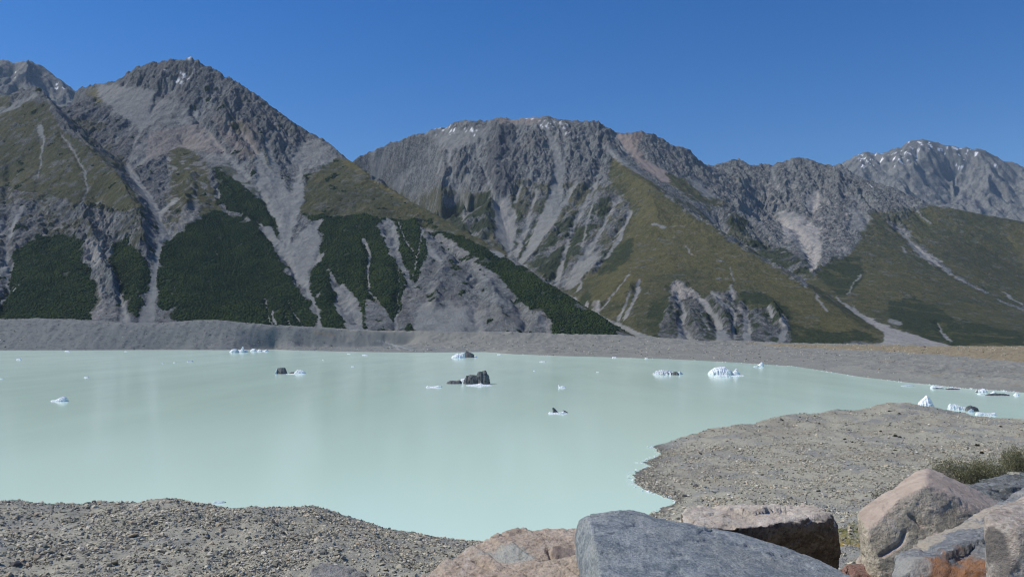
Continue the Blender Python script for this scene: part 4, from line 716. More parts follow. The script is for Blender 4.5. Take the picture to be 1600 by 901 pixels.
z6 = blur(g6c.solve(lines6, 160), 1); g6, z6 = g6c.refine(z6, 3.0); z6 = blur(z6, 2).astype(np.float32)
X6, Y6 = [a.astype(np.float32) for a in g6.xy()]
nearf = sm(20, 60, Y6); shore_d = np.clip(np.abs(z6) / 1.5, 0, 1)
z6 += nearf * (0.25 + 0.75 * shore_d) * ((fbm2(X6 / 22, Y6 / 22, 4, 5) * 1.9 + np.where(Y6 > 150, fbm2(X6 / 40, Y6 / 60, 3, 45) * 3.2, 0)) * sm(1.5, 7, z6 + 2) + fbm2(X6 / 5, Y6 / 5, 4, 6) * 0.6 + fbm2(X6 / 1.3, Y6 / 1.3, 3, 7) * 0.16)
z6 += (1 - nearf) * (fbm2(X6 / 1.6, Y6 / 1.6, 4, 15) * 0.16 + fbm2(X6 / 0.3, Y6 / 0.3, 3, 16) * 0.03)
py6 = g6.py(z6)
finep = sm(0.02, 0.28, fbm2(X6 / 17, Y6 / 17, 4, 25))            # patches of fine silt between the rubble
wetb = sm(0.75, 0.15, z6 + 0.5 * fbm2(X6 / 3, Y6 / 3, 3, 44)) * (Y6 > 100)
moss = inpoly(np.broadcast_to(g6.px[None, :], z6.shape) + fbm2(X6 / 0.6, Y6 / 0.6, 3, 26) * 12, py6 + fbm2(X6 / 0.6, Y6 / 0.6, 3, 27) * 12, [(1308, 824), (1340, 818), (1365, 838), (1360, 856), (1335, 848), (1305, 852)]) * (Y6 < 16) * 1.0
brown = sm(0.0, 0.3, fbm2(X6 / 35 + 3, Y6 / 20, 4, 28)) * sm(800, 1200, g6.px)[None, :] * sm(180, 260, Y6)
bank = 1 - sm(30, 45, Y6)
me, used = g6.mesh("ground", z6, (z6[:-1, :-1] > -5.5))
attr(me, "cover", np.stack([finep, moss, brown, wetb], -1).reshape(-1, 4)[used])
M = Mat("moraine_ground"); v = M.vec(); fp, mo, br, bk = M.attr("cover")
n1_ = M.noise(v, 0.06, 5, 0.6); n2_ = M.noise(v, 1.2, 5, 0.7); n3_ = M.noise(v, 6.0, 4, 0.7)
c = M.mix(M.ramp(n2_, [(0.35, 0), (0.65, 1)]), (0.26, 0.255, 0.2), (0.375, 0.365, 0.29))
c = M.mix(M.ramp(n3_, [(0.4, 0), (0.7, 0.6)]), c, (0.4, 0.38, 0.33))
c = M.mix(M.math('MULTIPLY', fp, 0.75), c, M.mix(n2_, (0.2, 0.207, 0.195), (0.26, 0.268, 0.252)))
c = M.mix(M.math('MULTIPLY', br, 0.6), c, M.mix(n2_, (0.24, 0.215, 0.165), (0.31, 0.285, 0.225)))
c = M.mix(M.math('MULTIPLY', mo, M.ramp(n3_, [(0.35, 0.3), (0.6, 1)])), c, M.mix(M.ramp(n2_, [(0.4, 0), (0.6, 1)]), (0.3, 0.2, 0.05), (0.16, 0.16, 0.05)))
c = M.mix(M.math('MULTIPLY', bk, 0.8), c, (0.11, 0.108, 0.098)); M.col(c); M.bump(n3_, 0.12, 0.6, M.bump(n2_, 0.3, 0.6)); M.b.inputs['Specular IOR Level'].default_value = 0.1
tag(link("ground", me, M.m), kind='structure')
run6 = np.minimum.accumulate(py6, 0)
vis6 = (py6 <= run6 + 1.5) & (z6 > -0.05)

# ------------------------------------------------------------------ stones
rs = np.random.default_rng(11)
def stone_shapes(n, pts, seed):
    o = []; r = np.random.default_rng(seed)
    for k in range(n):
        q = r.normal(size=(pts, 3)); q /= np.linalg.norm(q, axis=1)[:, None]; q *= r.uniform(0.75, 1.1, (pts, 1))
        q *= np.array((r.uniform(0.8, 1.25), r.uniform(0.6, 0.95), r.uniform(0.4, 0.7)))
        bm = bmesh.new()
        for p_ in q: bm.verts.new(p_)
        bmesh.ops.convex_hull(bm, input=bm.verts[:]); bmesh.ops.delete(bm, geom=[v_ for v_ in bm.verts if not v_.link_faces], context='VERTS')
        bmesh.ops.triangulate(bm, faces=bm.faces[:]); bm.verts.index_update()
        o.append((np.array([v_.co[:] for v_ in bm.verts]), np.array([[v_.index for v_ in f.verts] for f in bm.faces]))); bm.free()
    return o
def scatter(shapes, pos, size, sink=0.25, tilt=0.5, rr=rs):
    VV = []; FF = []; base = 0; which = rr.integers(0, len(shapes), len(pos))
    for k, (v_, f_) in enumerate(shapes):
        m = np.nonzero(which == k)[0]
        if not len(m): continue
        a = rr.uniform(0, 2 * np.pi, len(m)); ca, sa = np.cos(a)[:, None], np.sin(a)[:, None]; tx = rr.normal(0, tilt, len(m))[:, None]
        x, y, z = (v_[None, :, i] * np.ones((len(m), 1)) for i in range(3))
        y, z = y * np.cos(tx) - z * np.sin(tx), y * np.sin(tx) + z * np.cos(tx)
        x, y = x * ca - y * sa, x * sa + y * ca; s_ = size[m][:, None]
        V_ = np.stack([x * s_ + pos[m, 0:1], y * s_ + pos[m, 1:2], z * s_ + pos[m, 2:3] + s_ * (0.5 - sink) * 0.8], -1)
        VV.append(V_.reshape(-1, 3)); FF.append((f_[None] + (base + np.arange(len(m)) * len(v_))[:, None, None]).reshape(-1, 3)); base += len(m) * len(v_)
    return np.concatenate(VV), np.concatenate(FF)
def sample(weight, n, G, zz, rr=rs):
    p_ = np.maximum(weight, 0).ravel(); p_ = p_ / p_.sum(); k = rr.choice(p_.size, n, p=p_); r_, c_ = np.divmod(k, G.nx)
    r_ = np.clip(r_ + rr.random(n) - .5, 0, G.ny - 2); c_ = np.clip(c_ + rr.random(n) - .5, 0, G.nx - 2)
    Yy = G.Yn * np.exp(r_ * G.cell / F); return np.stack([(G.x0 + c_ * G.cell - 800) / F * Yy, Yy, bil(zz, r_, c_)], -1), G.x0 + c_ * G.cell
def ground_z(px, Y): return float(bil(z6, np.array([g6.row(Y)]), np.array([g6.colm(px)]))[0])
def on_ground(px, py):
    c_ = int(np.clip(round(float(g6.colm(px))), 0, g6.nx - 1)); r0 = int(g6.row(70)); k = np.nonzero(py6[r0:, c_] <= py)[0]
    r_ = r0 + (k[0] if len(k) else 0); return np.array(((px - 800) / F * g6.Y[r_], g6.Y[r_], z6[r_, c_]))
tint = lambda M, i: M.ramp(i, [(0.0, (0.2, 0.192, 0.15)), (0.3, (0.37, 0.352, 0.27)), (0.6, (0.5, 0.47, 0.36)), (0.8, (0.6, 0.555, 0.43)), (0.93, (0.5, 0.405, 0.28)), (0.98, (0.7, 0.67, 0.58))])
M = Mat("rubble_stone"); v = M.vec(); c = tint(M, M.isl()); n_ = M.noise(v, 9.0, 4, 0.7)
M.col(M.mix(M.ramp(n_, [(0.3, 0.35), (0.6, 0.0)]), c, (0.09, 0.088, 0.085))); M.bump(n_, 0.05, 0.5); M.b.inputs['Specular IOR Level'].default_value = 0.15; STONE = M.m
shp = stone_shapes(24, 10, 3); shp2 = stone_shapes(20, 16, 4)
area6 = (Y6 * g6.cell / F) ** 2; clump = 0.25 + 1.6 * sm(-0.15, 0.35, fbm2(X6 / 9, Y6 / 9, 4, 35)) * (1 - 0.75 * finep)
inx = ((g6.px > -330) & (g6.px < 1660))[None, :]
wL = area6 * clump * vis6 * inx * (Y6 > 58) * (Y6 < 175) * (g6.px < 800)[None, :]
wR = area6 * clump * vis6 * inx * (Y6 > 140) * (g6.px > 940)[None, :]
def powsize(n, lo, hi, a, rr=rs): u = rr.random(n); return (lo ** -a + u * (hi ** -a - lo ** -a)) ** (-1 / a)
pl, _ = sample(wL, 56000, g6, z6); sl_ = powsize(56000, 0.075, 0.46, 1.85)
pr, _ = sample(wR * (0.35 + 0.65 * (Y6 < 300)), 60000, g6, z6); sr_ = powsize(60000, 0.115, 0.75, 1.85)
v1, f1 = scatter(shp, np.concatenate([pl, pr]), np.concatenate([sl_, sr_]))
# stones of the far shore
zmv = zm; pm, _ = sample(((Y / 1000.0) ** 2) * (zm > 0.3) * (g3.px > -20)[None, :] * (g3.px < 1620)[None, :] * (0.15 + rubb), 9000, g3, zm); sm_ = powsize(9000, 0.7, 2.6, 1.8) * np.clip(pm[:, 1] / 1500, 0.35, 1.1)
v2, f2 = scatter(shp, pm, sm_)
# pebbles on the bank between the boulders
pb_, _ = sample(area6 * (Y6 > 5) * (Y6 < 15) * ((g6.px > 1230) & (g6.px < 1460))[None, :], 2600, g6, z6); sb_ = powsize(2600, 0.012, 0.07, 1.7)
v3, f3 = scatter(shp, pb_, sb_)
vv = np.concatenate([v1, v2, v3]); ff = np.concatenate([f1, f2 + len(v1), f3 + len(v1) + len(v2)])
tag(link("gravel", mesh_np("gravel", vv, ff), STONE, smooth=False), label="grey angular rubble and pebbles strewn over the moraine", cat="gravel", kind='stuff')

# ------------------------------------------------------------------ icebergs
def ice_mat(name, a, b, dirt, amount):
    M = Mat(name); v = M.vec(); n = M.noise(v, 0.5, 5, 0.7); s_ = M.noise(M.vec((1, 1, 4)), 0.35, 4, 0.65, 0.6)
    c = M.mix(M.ramp(n, [(0.35, 0), (0.65, 1)]), a, b)
    c = M.mix(M.ramp(s_, [(max(0.0, 0.62 - amount), 0), (0.8 - amount * 0.5, 1)]), c, dirt); M.col(c)
    M.b.inputs['Roughness'].default_value = 0.55; M.bump(n, 0.6, 0.6)
    return M.m
WHITE_ICE = ice_mat("white_ice", (0.78, 0.83, 0.85), (0.9, 0.92, 0.92), (0.42, 0.47, 0.49), 0.13)
GREY_ICE = ice_mat("silty_ice", (0.1, 0.105, 0.105), (0.22, 0.225, 0.22), (0.05, 0.052, 0.052), 0.25)
BLUE_ICE = ice_mat("blue_grey_ice", (0.42, 0.52, 0.58), (0.62, 0.7, 0.74), (0.3, 0.38, 0.43), 0.2)
def facets(p, cell, sd):                         # broken rock: every block has its own slightly turned face
    q = p / cell + 0.35 * np.stack([fbm3(p * 1.7 / cell, 2, sd + i) for i in (1, 2, 3)], -1); i0 = np.floor(q).astype(np.int64); best = np.full(len(q), 9e9); val = np.zeros(len(q))
    for dx in (-1, 0, 1):
        for dy in (-1, 0, 1):
            for dz in (-1, 0, 1):
                c = i0 + np.array((dx, dy, dz)); h = _h(c[:, 0], c[:, 1], c[:, 2], sd); f = np.stack([(h & np.uint32(1023)) / 1023.0, ((h >> np.uint32(10)) & np.uint32(1023)) / 1023.0, ((h >> np.uint32(20)) & np.uint32(1023)) / 1023.0], -1)
                e = q - c - f; dd = (e * e).sum(1); h2 = _h(c[:, 0], c[:, 1], c[:, 2], sd + 99); g_ = np.stack([(h2 & np.uint32(1023)) / 511.5 - 1, ((h2 >> np.uint32(10)) & np.uint32(1023)) / 511.5 - 1, ((h2 >> np.uint32(20)) & np.uint32(1023)) / 511.5 - 1], -1)
                m = dd < best; best = np.where(m, dd, best); val = np.where(m, (e * g_).sum(1), val)
    return val * cell
def ice_chunk(name, px, py, prof, depth, mat, seed, parent=None, rough=0.16, lean=0.0):
    """prof: (photo px from the centre, height in px) along the top; depth: front to back in px."""
    o_ = on_z(px, py + 0.0, 0.0); k = o_[1] / F; r = np.random.default_rng(seed)
    xs = np.array([p_[0] for p_ in prof], float) * k; hs = np.array([max(p_[1], 0.0) for p_ in prof], float) * k
    n = max(14, min(44, int(abs(xs[-1] - xs[0]) / k * 1.2))); x = np.linspace(xs[0], xs[-1], n); h = np.interp(x, xs, hs); d = depth * k
    t = np.linspace(-1, 1, n); wd = d * (0.35 + 0.65 * np.sqrt(np.clip(1 - t ** 2, 0, 1))) * (1 + 0.06 * r.normal(size=n))
    prof_v = [(-1.0, -0.5), (-1.0, 0.05), (-0.8, 0.5), (-0.4, 0.9), (0.0, 1.0), (0.45, 0.85), (0.85, 0.45), (1.0, 0.02), (1.0, -0.5)]
    V = []
    for i in range(n):
        for (a, b) in prof_v:
            V.append((x[i] + lean * h[i] * max(b, 0), a * wd[i] * 0.5 + d * 0.5, b * h[i] if b > 0 else b * max(1.0, d * 0.08)))
    V = np.array(V); q = V / max(h.max(), d * 0.2, 0.2)
    amp_ = rough * max(h.max(), 0.3); V[:, 0] += amp_ * fbm3(q * 2.3, 2, seed) * 0.25; V[:, 1] += amp_ * fbm3(q * 1.6 + 7, 2, seed + 1) * 1.1
    V[:, 2] += np.where(V[:, 2] > 0.02 * h.max(), amp_ * fbm3(q * 1.7 + 3, 2, seed + 2) * 1.5, 0)
    m = len(prof_v); Fs = [(i * m + j, (i + 1) * m + j, (i + 1) * m + j + 1, i * m + j + 1) for i in range(n - 1) for j in range(m - 1)]
    tri = []
    for a, b, c, e in Fs: tri += [(a, b, c), (a, c, e)]
    for i in range(n - 1): tri += [(i * m + m - 1, (i + 1) * m + m - 1, (i + 1) * m), (i * m + m - 1, (i + 1) * m, i * m)]
    for i in (0, (n - 1) * m):
        for j in range(1, m - 1): tri.append((i, i + j, i + j + 1) if i == 0 else (i, i + j + 1, i + j))
    me = mesh_np(name, V, tri); top_ = max(h.max(), 0.25 * d)
    if abs(xs[-1] - xs[0]) > 9 * k:                  # broken faces instead of an even skin
        t_ = bpy.data.objects.new("shaping", me); C.objects.link(t_); m1 = t_.modifiers.new("r", 'REMESH'); m1.mode = 'VOXEL'; m1.voxel_size = max(0.55 * k, abs(xs[-1] - xs[0]) / 70)
        e_ = t_.evaluated_get(bpy.context.evaluated_depsgraph_get()); me = bpy.data.meshes.new_from_object(e_); bpy.data.objects.remove(t_); me.name = name; nv = len(me.vertices)
        co = np.empty(nv * 3, np.float32); me.vertices.foreach_get("co", co); co = co.reshape(-1, 3).astype(float); no = np.empty(nv * 3, np.float32); me.vertices.foreach_get("normal", no); no = no.reshape(-1, 3)
        co += no * (0.55 * rough / 0.16 * (0.3 * facets(co, 0.5 * top_, seed) + 0.25 * facets(co, 0.2 * top_, seed + 2)))[:, None]; me.vertices.foreach_set("co", co.astype(np.float32).ravel()); me.update()
    ob = link(name, me, mat, parent, smooth=False); ob.location = o_ if parent is None else Vector(o_) - parent.location
    return ob
def berg(label, px, py, chunks, group=None, seed=1, cat="iceberg", name="iceberg"):
    """one floating piece of ice: a single block, or an Empty with the blocks it is frozen together from"""
    if len(chunks) == 1:
        c = chunks[0]; ob = ice_chunk(name, px + c[1], py + c[2], c[3], c[4], c[5], seed, None, *c[6:])
    else:
        ob = empty(name, on_z(px, py, 0.0)); bpy.context.view_layer.update()
        for i, c in enumerate(chunks): ice_chunk(c[0], px + c[1], py + c[2], c[3], c[4], c[5], seed + 5 * i, ob, *c[6:])
    return tag(ob, label, cat, group)
W_, G_, B_ = WHITE_ICE, GREY_ICE, BLUE_ICE
flat = lambda w, h: [(-w / 2, 0.3 * h), (-w * 0.3, h), (w * 0.1, 0.7 * h), (w * 0.35, 0.9 * h), (w / 2, 0.2 * h)]
berg("low white wedge of ice alone on the left side of the lake", 88, 627, [("ice_wedge", 0, 0, [(-12, 0.4), (-6, 2), (0, 4.2), (4, 7), (9, 7.2), (12, 4.5), (13, 0.6)], 16, W_)], seed=3)
berg("white iceberg with a thin upright fin, close to the far grey bank", 369, 550.5, [("ice_hull", 0, 0, [(-13, 2), (-10, 4.5), (-6, 5.6), (0, 4.2), (5, 4), (10, 4.5), (13, 3), (14, 1)], 22, W_), ("ice_fin", 8, 0, [(-4, 2.5), (-1, 5), (1, 9.5), (2.2, 9.8), (3, 4), (5, 2)], 6, W_), ("blue_ice", -3, 0.5, [(-5, 3), (-3, 5.8), (3, 5.6), (5, 3)], 10, B_)], seed=13)
berg("row of small white ice lumps just right of the finned iceberg", 404, 549, [("ice_lump", -9, 0, [(-5, 2), (-3, 4), (2, 4.2), (5, 1)], 10, W_), ("ice_lump", 1, 0, [(-4, 1), (-2, 3.6), (2, 3), (4, 1)], 8, W_), ("ice_lump", 9, 0, [(-4, 1), (0, 2.2), (3, 3.6), (5, 0.6)], 9, W_)], seed=23)
berg("square dark grey block of silty ice with a sunlit white left edge", 438, 584, [("silty_block", 1, 0, [(-7, 8.5), (-6, 9.4), (0, 10), (5, 9.6), (6.5, 5), (8, 1.5)], 12, G_, 0.06), ("sunlit_edge", -7.5, 0, [(-1.6, 1), (-0.6, 7), (0.8, 8), (1.6, 6)], 12, W_, 0.06)], seed=33)  # white sliver stands for sunlight on the left; grey front includes its shade
berg("low white floe with dark undercut ends, right beside the square grey block", 464, 583.5, [("ice_cap", 1, 0, [(-7, 2), (-3, 4), (-2, 6.2), (4, 6), (8, 4), (11, 1.5)], 12, W_), ("silty_end", -8, -0.3, [(-5, 1), (-1, 2.4), (4, 2.4)], 6, G_), ("ice_apron", -10, 1.0, [(-8, 0.4), (0, 0.8), (12, 0.9), (20, 0.4)], 8, W_)], seed=43)
berg("white iceberg with a dark pointed right half, near the far shore in mid lake", 723, 559, [("white_ice", -7, 0, [(-11, 1), (-8, 4), (-4, 6), (0, 6.4), (5, 7.5), (9, 9)], 20, W_, 0.22), ("silty_ice", 8, -0.5, [(-5, 6), (-3, 10.5), (2, 8.5), (6, 6.5), (9, 5.5), (10, 2)], 16, G_, 0.12), ("ice_tip", 18, -1, [(-3, 1), (0, 2.5), (3, 3), (4, 1)], 5, W_)], seed=53)
berg("largest dark iceberg, a jagged blackish tower on a low flat floe in mid lake", 733, 600, [
    ("silty_tower", 21, 0, [(-11, 12), (-8, 18), (-5, 19), (0, 19), (3, 20), (5, 20.5), (7, 15), (9, 10), (11, 6)], 22, G_, 0.14), ("silty_shoulder", 4, 0, [(-13, 4), (-9, 13), (-6, 13), (-2, 15), (2, 14), (7, 14), (10, 12)], 18, G_, 0.14),
    ("dark_floe", -23, -0.3, [(-13, 1.5), (-9, 4), (-3, 5), (3, 4.6), (8, 6), (11, 3)], 16, G_, 0.2), ("white_floe", -8, -1.5, [(-8, 1), (-5, 6), (0, 7.4), (4, 6.6), (6, 2)], 12, W_), ("ice_skirt", 12, 2.6, [(-17, 0.5), (-8, 1.6), (0, 2.4), (6, 3.8), (10, 1.5), (18, 1.4), (24, 0.4)], 14, W_, 0.22)], seed=63)
berg("thin flat white floe just left of the largest dark iceberg", 677, 605, [("ice_plate", 0, 0, [(-12, 0.8), (-9, 2.4), (-5, 1.2), (2, 1.4), (7, 3), (12, 2.2), (13, 0.5)], 9, W_)], seed=73)
berg("small white slab of ice with an upright left edge, right of the dark iceberg", 878, 605.5, [("ice_slab", 0, 0, [(-5.2, 4), (-4.2, 4.6), (-3.4, 2.4), (2, 2.6), (5.5, 1.2)], 8, W_)], seed=83)
berg("small broken floe carrying a dark leaning spike, below the largest dark iceberg", 872, 646, [("dark_spike", -4, -0.8, [(-3.5, 2), (-3.2, 8.5), (-1.6, 9.2), (1, 6.5), (3, 4), (5, 1)], 7, G_, 0.16, -0.25), ("ice_raft", 0, 0, [(-15, 1), (-12, 2.6), (-7, 1), (0, 1.6), (5, 2), (9, 3.4), (12, 1.6), (15, 0.6)], 9, W_, 0.3), ("silty_chip", 10, -1, [(-4, 1), (-2, 4.4), (1, 3.6), (5, 1)], 6, G_)], seed=93)
berg("long low white iceberg with dark streaks, left of the biggest white iceberg", 1045, 585.5, [("streaked_ice", -5, 0, [(-17, 1), (-13, 5), (-6, 7), (0, 7.4), (8, 5.8), (14, 5), (16, 2)], 26, ice_mat("streaked_ice", (0.8, 0.84, 0.86), (0.9, 0.92, 0.93), (0.2, 0.22, 0.24), 0.22), 0.24), ("silty_end", 11, 0.3, [(-5, 3), (-2, 5), (3, 5), (6, 2)], 12, G_), ("ice_end", 18, -0.5, [(-4, 3), (0, 5.4), (3, 3), (5, 1)], 8, B_)], seed=103)
berg("biggest white iceberg, a domed mass beside a small pointed one on a thin base", 1133, 586, [("ice_dome", -5, -0.6, [(-18, 3), (-14, 7), (-8, 11), (0, 12.2), (8, 11.8), (13, 8), (16, 4)], 26, W_, 0.16), ("blue_face", 6, 0.2, [(-4, 3), (-2, 8), (4, 7.6), (8, 3)], 14, B_, 0.2), ("ice_point", 18, 0, [(-7, 3), (-2, 7), (1, 10.5), (2.6, 9.6), (4, 4), (7, 2)], 10, W_, 0.14), ("ice_base", -4, 2.6, [(-12, 0.6), (-4, 3.2), (4, 2.8), (10, 3), (16, 0.8)], 10, W_), ("ice_plate", 20, 1, [(-9, 0.6), (0, 1.2), (9, 1), (11, 0.4)], 7, W_)], seed=113)
berg("small white ice lump with a grey underside against the far right shore", 1188, 572.5, [("ice_lump", 1, 0, [(-4, 2), (-1, 4), (2, 6.4), (4.5, 6), (5.5, 2)], 10, W_), ("ice_tail", -5, 0.4, [(-5, 0.6), (-2, 2), (2, 2.2), (5, 1)], 7, B_)], seed=123)
berg("tall white pyramid of ice just behind the crest of the gravel spit", 1451, 639, [("ice_pyramid", -1, 0, [(-10.5, 7), (-9, 12), (-3, 17), (2, 22), (5, 20), (8, 13), (11, 9), (11, 3)], 18, W_, 0.08), ("blue_face", 5, 1.2, [(-5, 4), (-3, 9), (2, 10), (5, 7), (6, 3)], 8, B_, 0.1)], seed=133)  # bluish block at lower right paints the pyramid's shaded side
berg("pitted white floe behind the gravel spit, left of a dark slab of ice", 1499, 640, [("ice_plate", 0, 0, [(-14, 5), (-12, 9), (-4, 9), (2, 6.4), (8, 4), (13, 3), (14, 1)], 12, W_, 0.18)], seed=143)
berg("dark grey slanting slab of ice behind the gravel spit, between two white floes", 1522, 642.5, [("silty_slab", 0, 0, [(-9, 4), (-6, 8.5), (-2, 8.8), (4, 7), (9, 5.5), (10, 1)], 14, G_, 0.12), ("ice_seam", -3, 1.0, [(-5, 2), (0, 5), (4, 3)], 5, B_)], seed=153)
berg("long straight white bar of ice pointing right behind the gravel spit", 1543, 648.5, [("ice_bar", 0, 0, [(-16, 3.5), (-13, 5), (-6, 4), (4, 3), (10, 3.2), (14, 4), (16, 1)], 9, W_, 0.14)], seed=163)
berg("thin white and dark floe touching the far right shore", 1468, 606.5, [("ice_plate", 0, 0, [(-11, 3), (-8, 4.4), (-2, 2.6), (6, 1.8), (11, 0.8)], 10, W_), ("silty_rim", -1, 0.6, [(-9, 0.6), (-3, 1.6), (5, 1.2), (10, 0.5)], 4, G_)], seed=173)
berg("thin dark sliver of ice right of a thin white floe on the far right shore", 1491, 608.5, [("silty_plate", 0, 0, [(-11, 1.6), (-4, 2.6), (5, 1.8), (11, 0.6)], 8, G_), ("ice_top", 0, -1.2, [(-10, 1.8), (-2, 2.6), (9, 1.2)], 5, W_)], seed=183)
berg("white hummocky ice with a grey left edge, by the far right shore", 1537, 613, [("ice_hummock", 0, 0, [(-8, 2), (-6, 4.6), (0, 5.4), (5, 5), (8, 1.5)], 12, W_, 0.2), ("silty_edge", -7, -0.2, [(-3, 1), (-1, 4.6), (2, 4)], 7, G_), ("ice_chip", -2, 3, [(-6, 0.5), (-2, 2), (5, 1.2)], 7, W_)], seed=193)
berg("long flat dark floe with white chips on top, by the far right shore", 1562, 618, [("silty_floe", 0, 0, [(-18, 1), (-12, 2.6), (-4, 3.6), (4, 3), (12, 3), (19, 0.8)], 12, G_, 0.2), ("ice_chip", -8, -2.4, [(-5, 1), (0, 4.6), (2, 4.4), (5, 1.4)], 6, W_), ("ice_chip", 12, -1.5, [(-5, 0.6), (0, 2.4), (5, 0.6)], 6, W_)], seed=203)
berg("small white ice lump right of the long flat dark floe", 1590, 617.5, [("ice_lump", 0, 0, [(-4, 1), (-1, 3.6), (3, 3), (4, 1)], 7, W_)], seed=213)
berg("faint half sunken white floe close under the far right shore", 1421, 603, [("ice_plate", 0, 0, [(-11, 0.5), (-4, 1.6), (4, 1.8), (11, 0.5)], 9, B_)], seed=223)
berg("flat bluish white floe in the near water just beyond the left gravel mound", 340, 786, [("ice_plate", 0, 0, [(-10, 1.2), (-6, 2.4), (0, 1.5), (6, 2.2), (10.5, 1)], 12, B_)], seed=233)
small = [(28, 562, 8, 2), (134, 590, 8, 1.6), (254, 567.5, 3, 1.2), (272, 566.5, 4, 1.2), (296, 565, 10, 2), (505, 562.5, 3.5, 1.4), (551, 573, 5, 1.3), (570, 555, 9, 1.2), (780, 554, 6, 1.6), (848, 565.5, 10, 1.6), (835, 579.5, 3, 1), (934, 581.5, 4, 1.2), (960, 558.8, 7, 1.8), (1010, 560.2, 5, 1.8), (104, 549, 9, 1.4), (196, 549.5, 5, 1.2), (2, 592, 5, 1.6), (545, 553, 6, 1)]
for i, (a, b, c, d) in enumerate(small):
    berg("small dark and white scrap of ice on the left of the lake" if a == 296 else "tiny white scrap of floating ice, only a speck on the open lake", a, b, [("ice_scrap", 0, 0, flat(c, d), c * 0.6, B_ if a == 296 else W_, 0.3)], None if a == 296 else "small scraps of floating ice", seed=300 + i)
# brash ice washed up along the shores
rb_ = np.random.default_rng(21); pts = []; szs = []
for L, n, s0, s1 in ((spit[:14], 360, 0.15, 0.7), (far_shore[4:13], 160, 0.4, 1.3), (far_shore[13:25], 420, 0.3, 1.2), (spit[14:20], 60, 0.12, 0.4)):
    A = np.array([((q[0] - 800) / F * q[2], q[2]) for q in L]); t = rb_.random(n) ** 1.0 * (len(A) - 1); k = t.astype(int); f_ = (t - k)[:, None]
    w_ = np.sin(t * 5.0) + np.sin(t * 13.0 + 1); keepm = w_ + rb_.normal(0, 0.7, n) > (-0.2 if len(L) > 11 else 0.4)
    p_ = A[k] * (1 - f_) + A[np.minimum(k + 1, len(A) - 1)] * f_ + rb_.normal(0, s1 * 0.9, (n, 2)) + np.array([-s1 * 0.7, 0]); pts.append(np.column_stack([p_, np.full(n, 0.0)])[keepm]); szs.append(powsize(n, s0, s1, 1.6, rb_)[keepm])
pts = np.concatenate(pts); szs = np.concatenate(szs)
r_ = g6.row(pts[:, 1]); ok = (r_ > 0) & (r_ < g6.ny - 1); gz = np.where(ok, bil(z6, r_, g6.colm((pts[:, 0] / pts[:, 1]) * F + 800)), 0); pts[:, 2] = np.clip(gz, 0, 0.4)
v_, f_ = scatter(shp, pts, szs, 0.35, 0.3, rb_)
tag(link("brash_ice", mesh_np("brash_ice", v_, f_), WHITE_ICE, smooth=False), label="white crumbs of ice washed up along the waterline", cat="ice", kind='stuff')

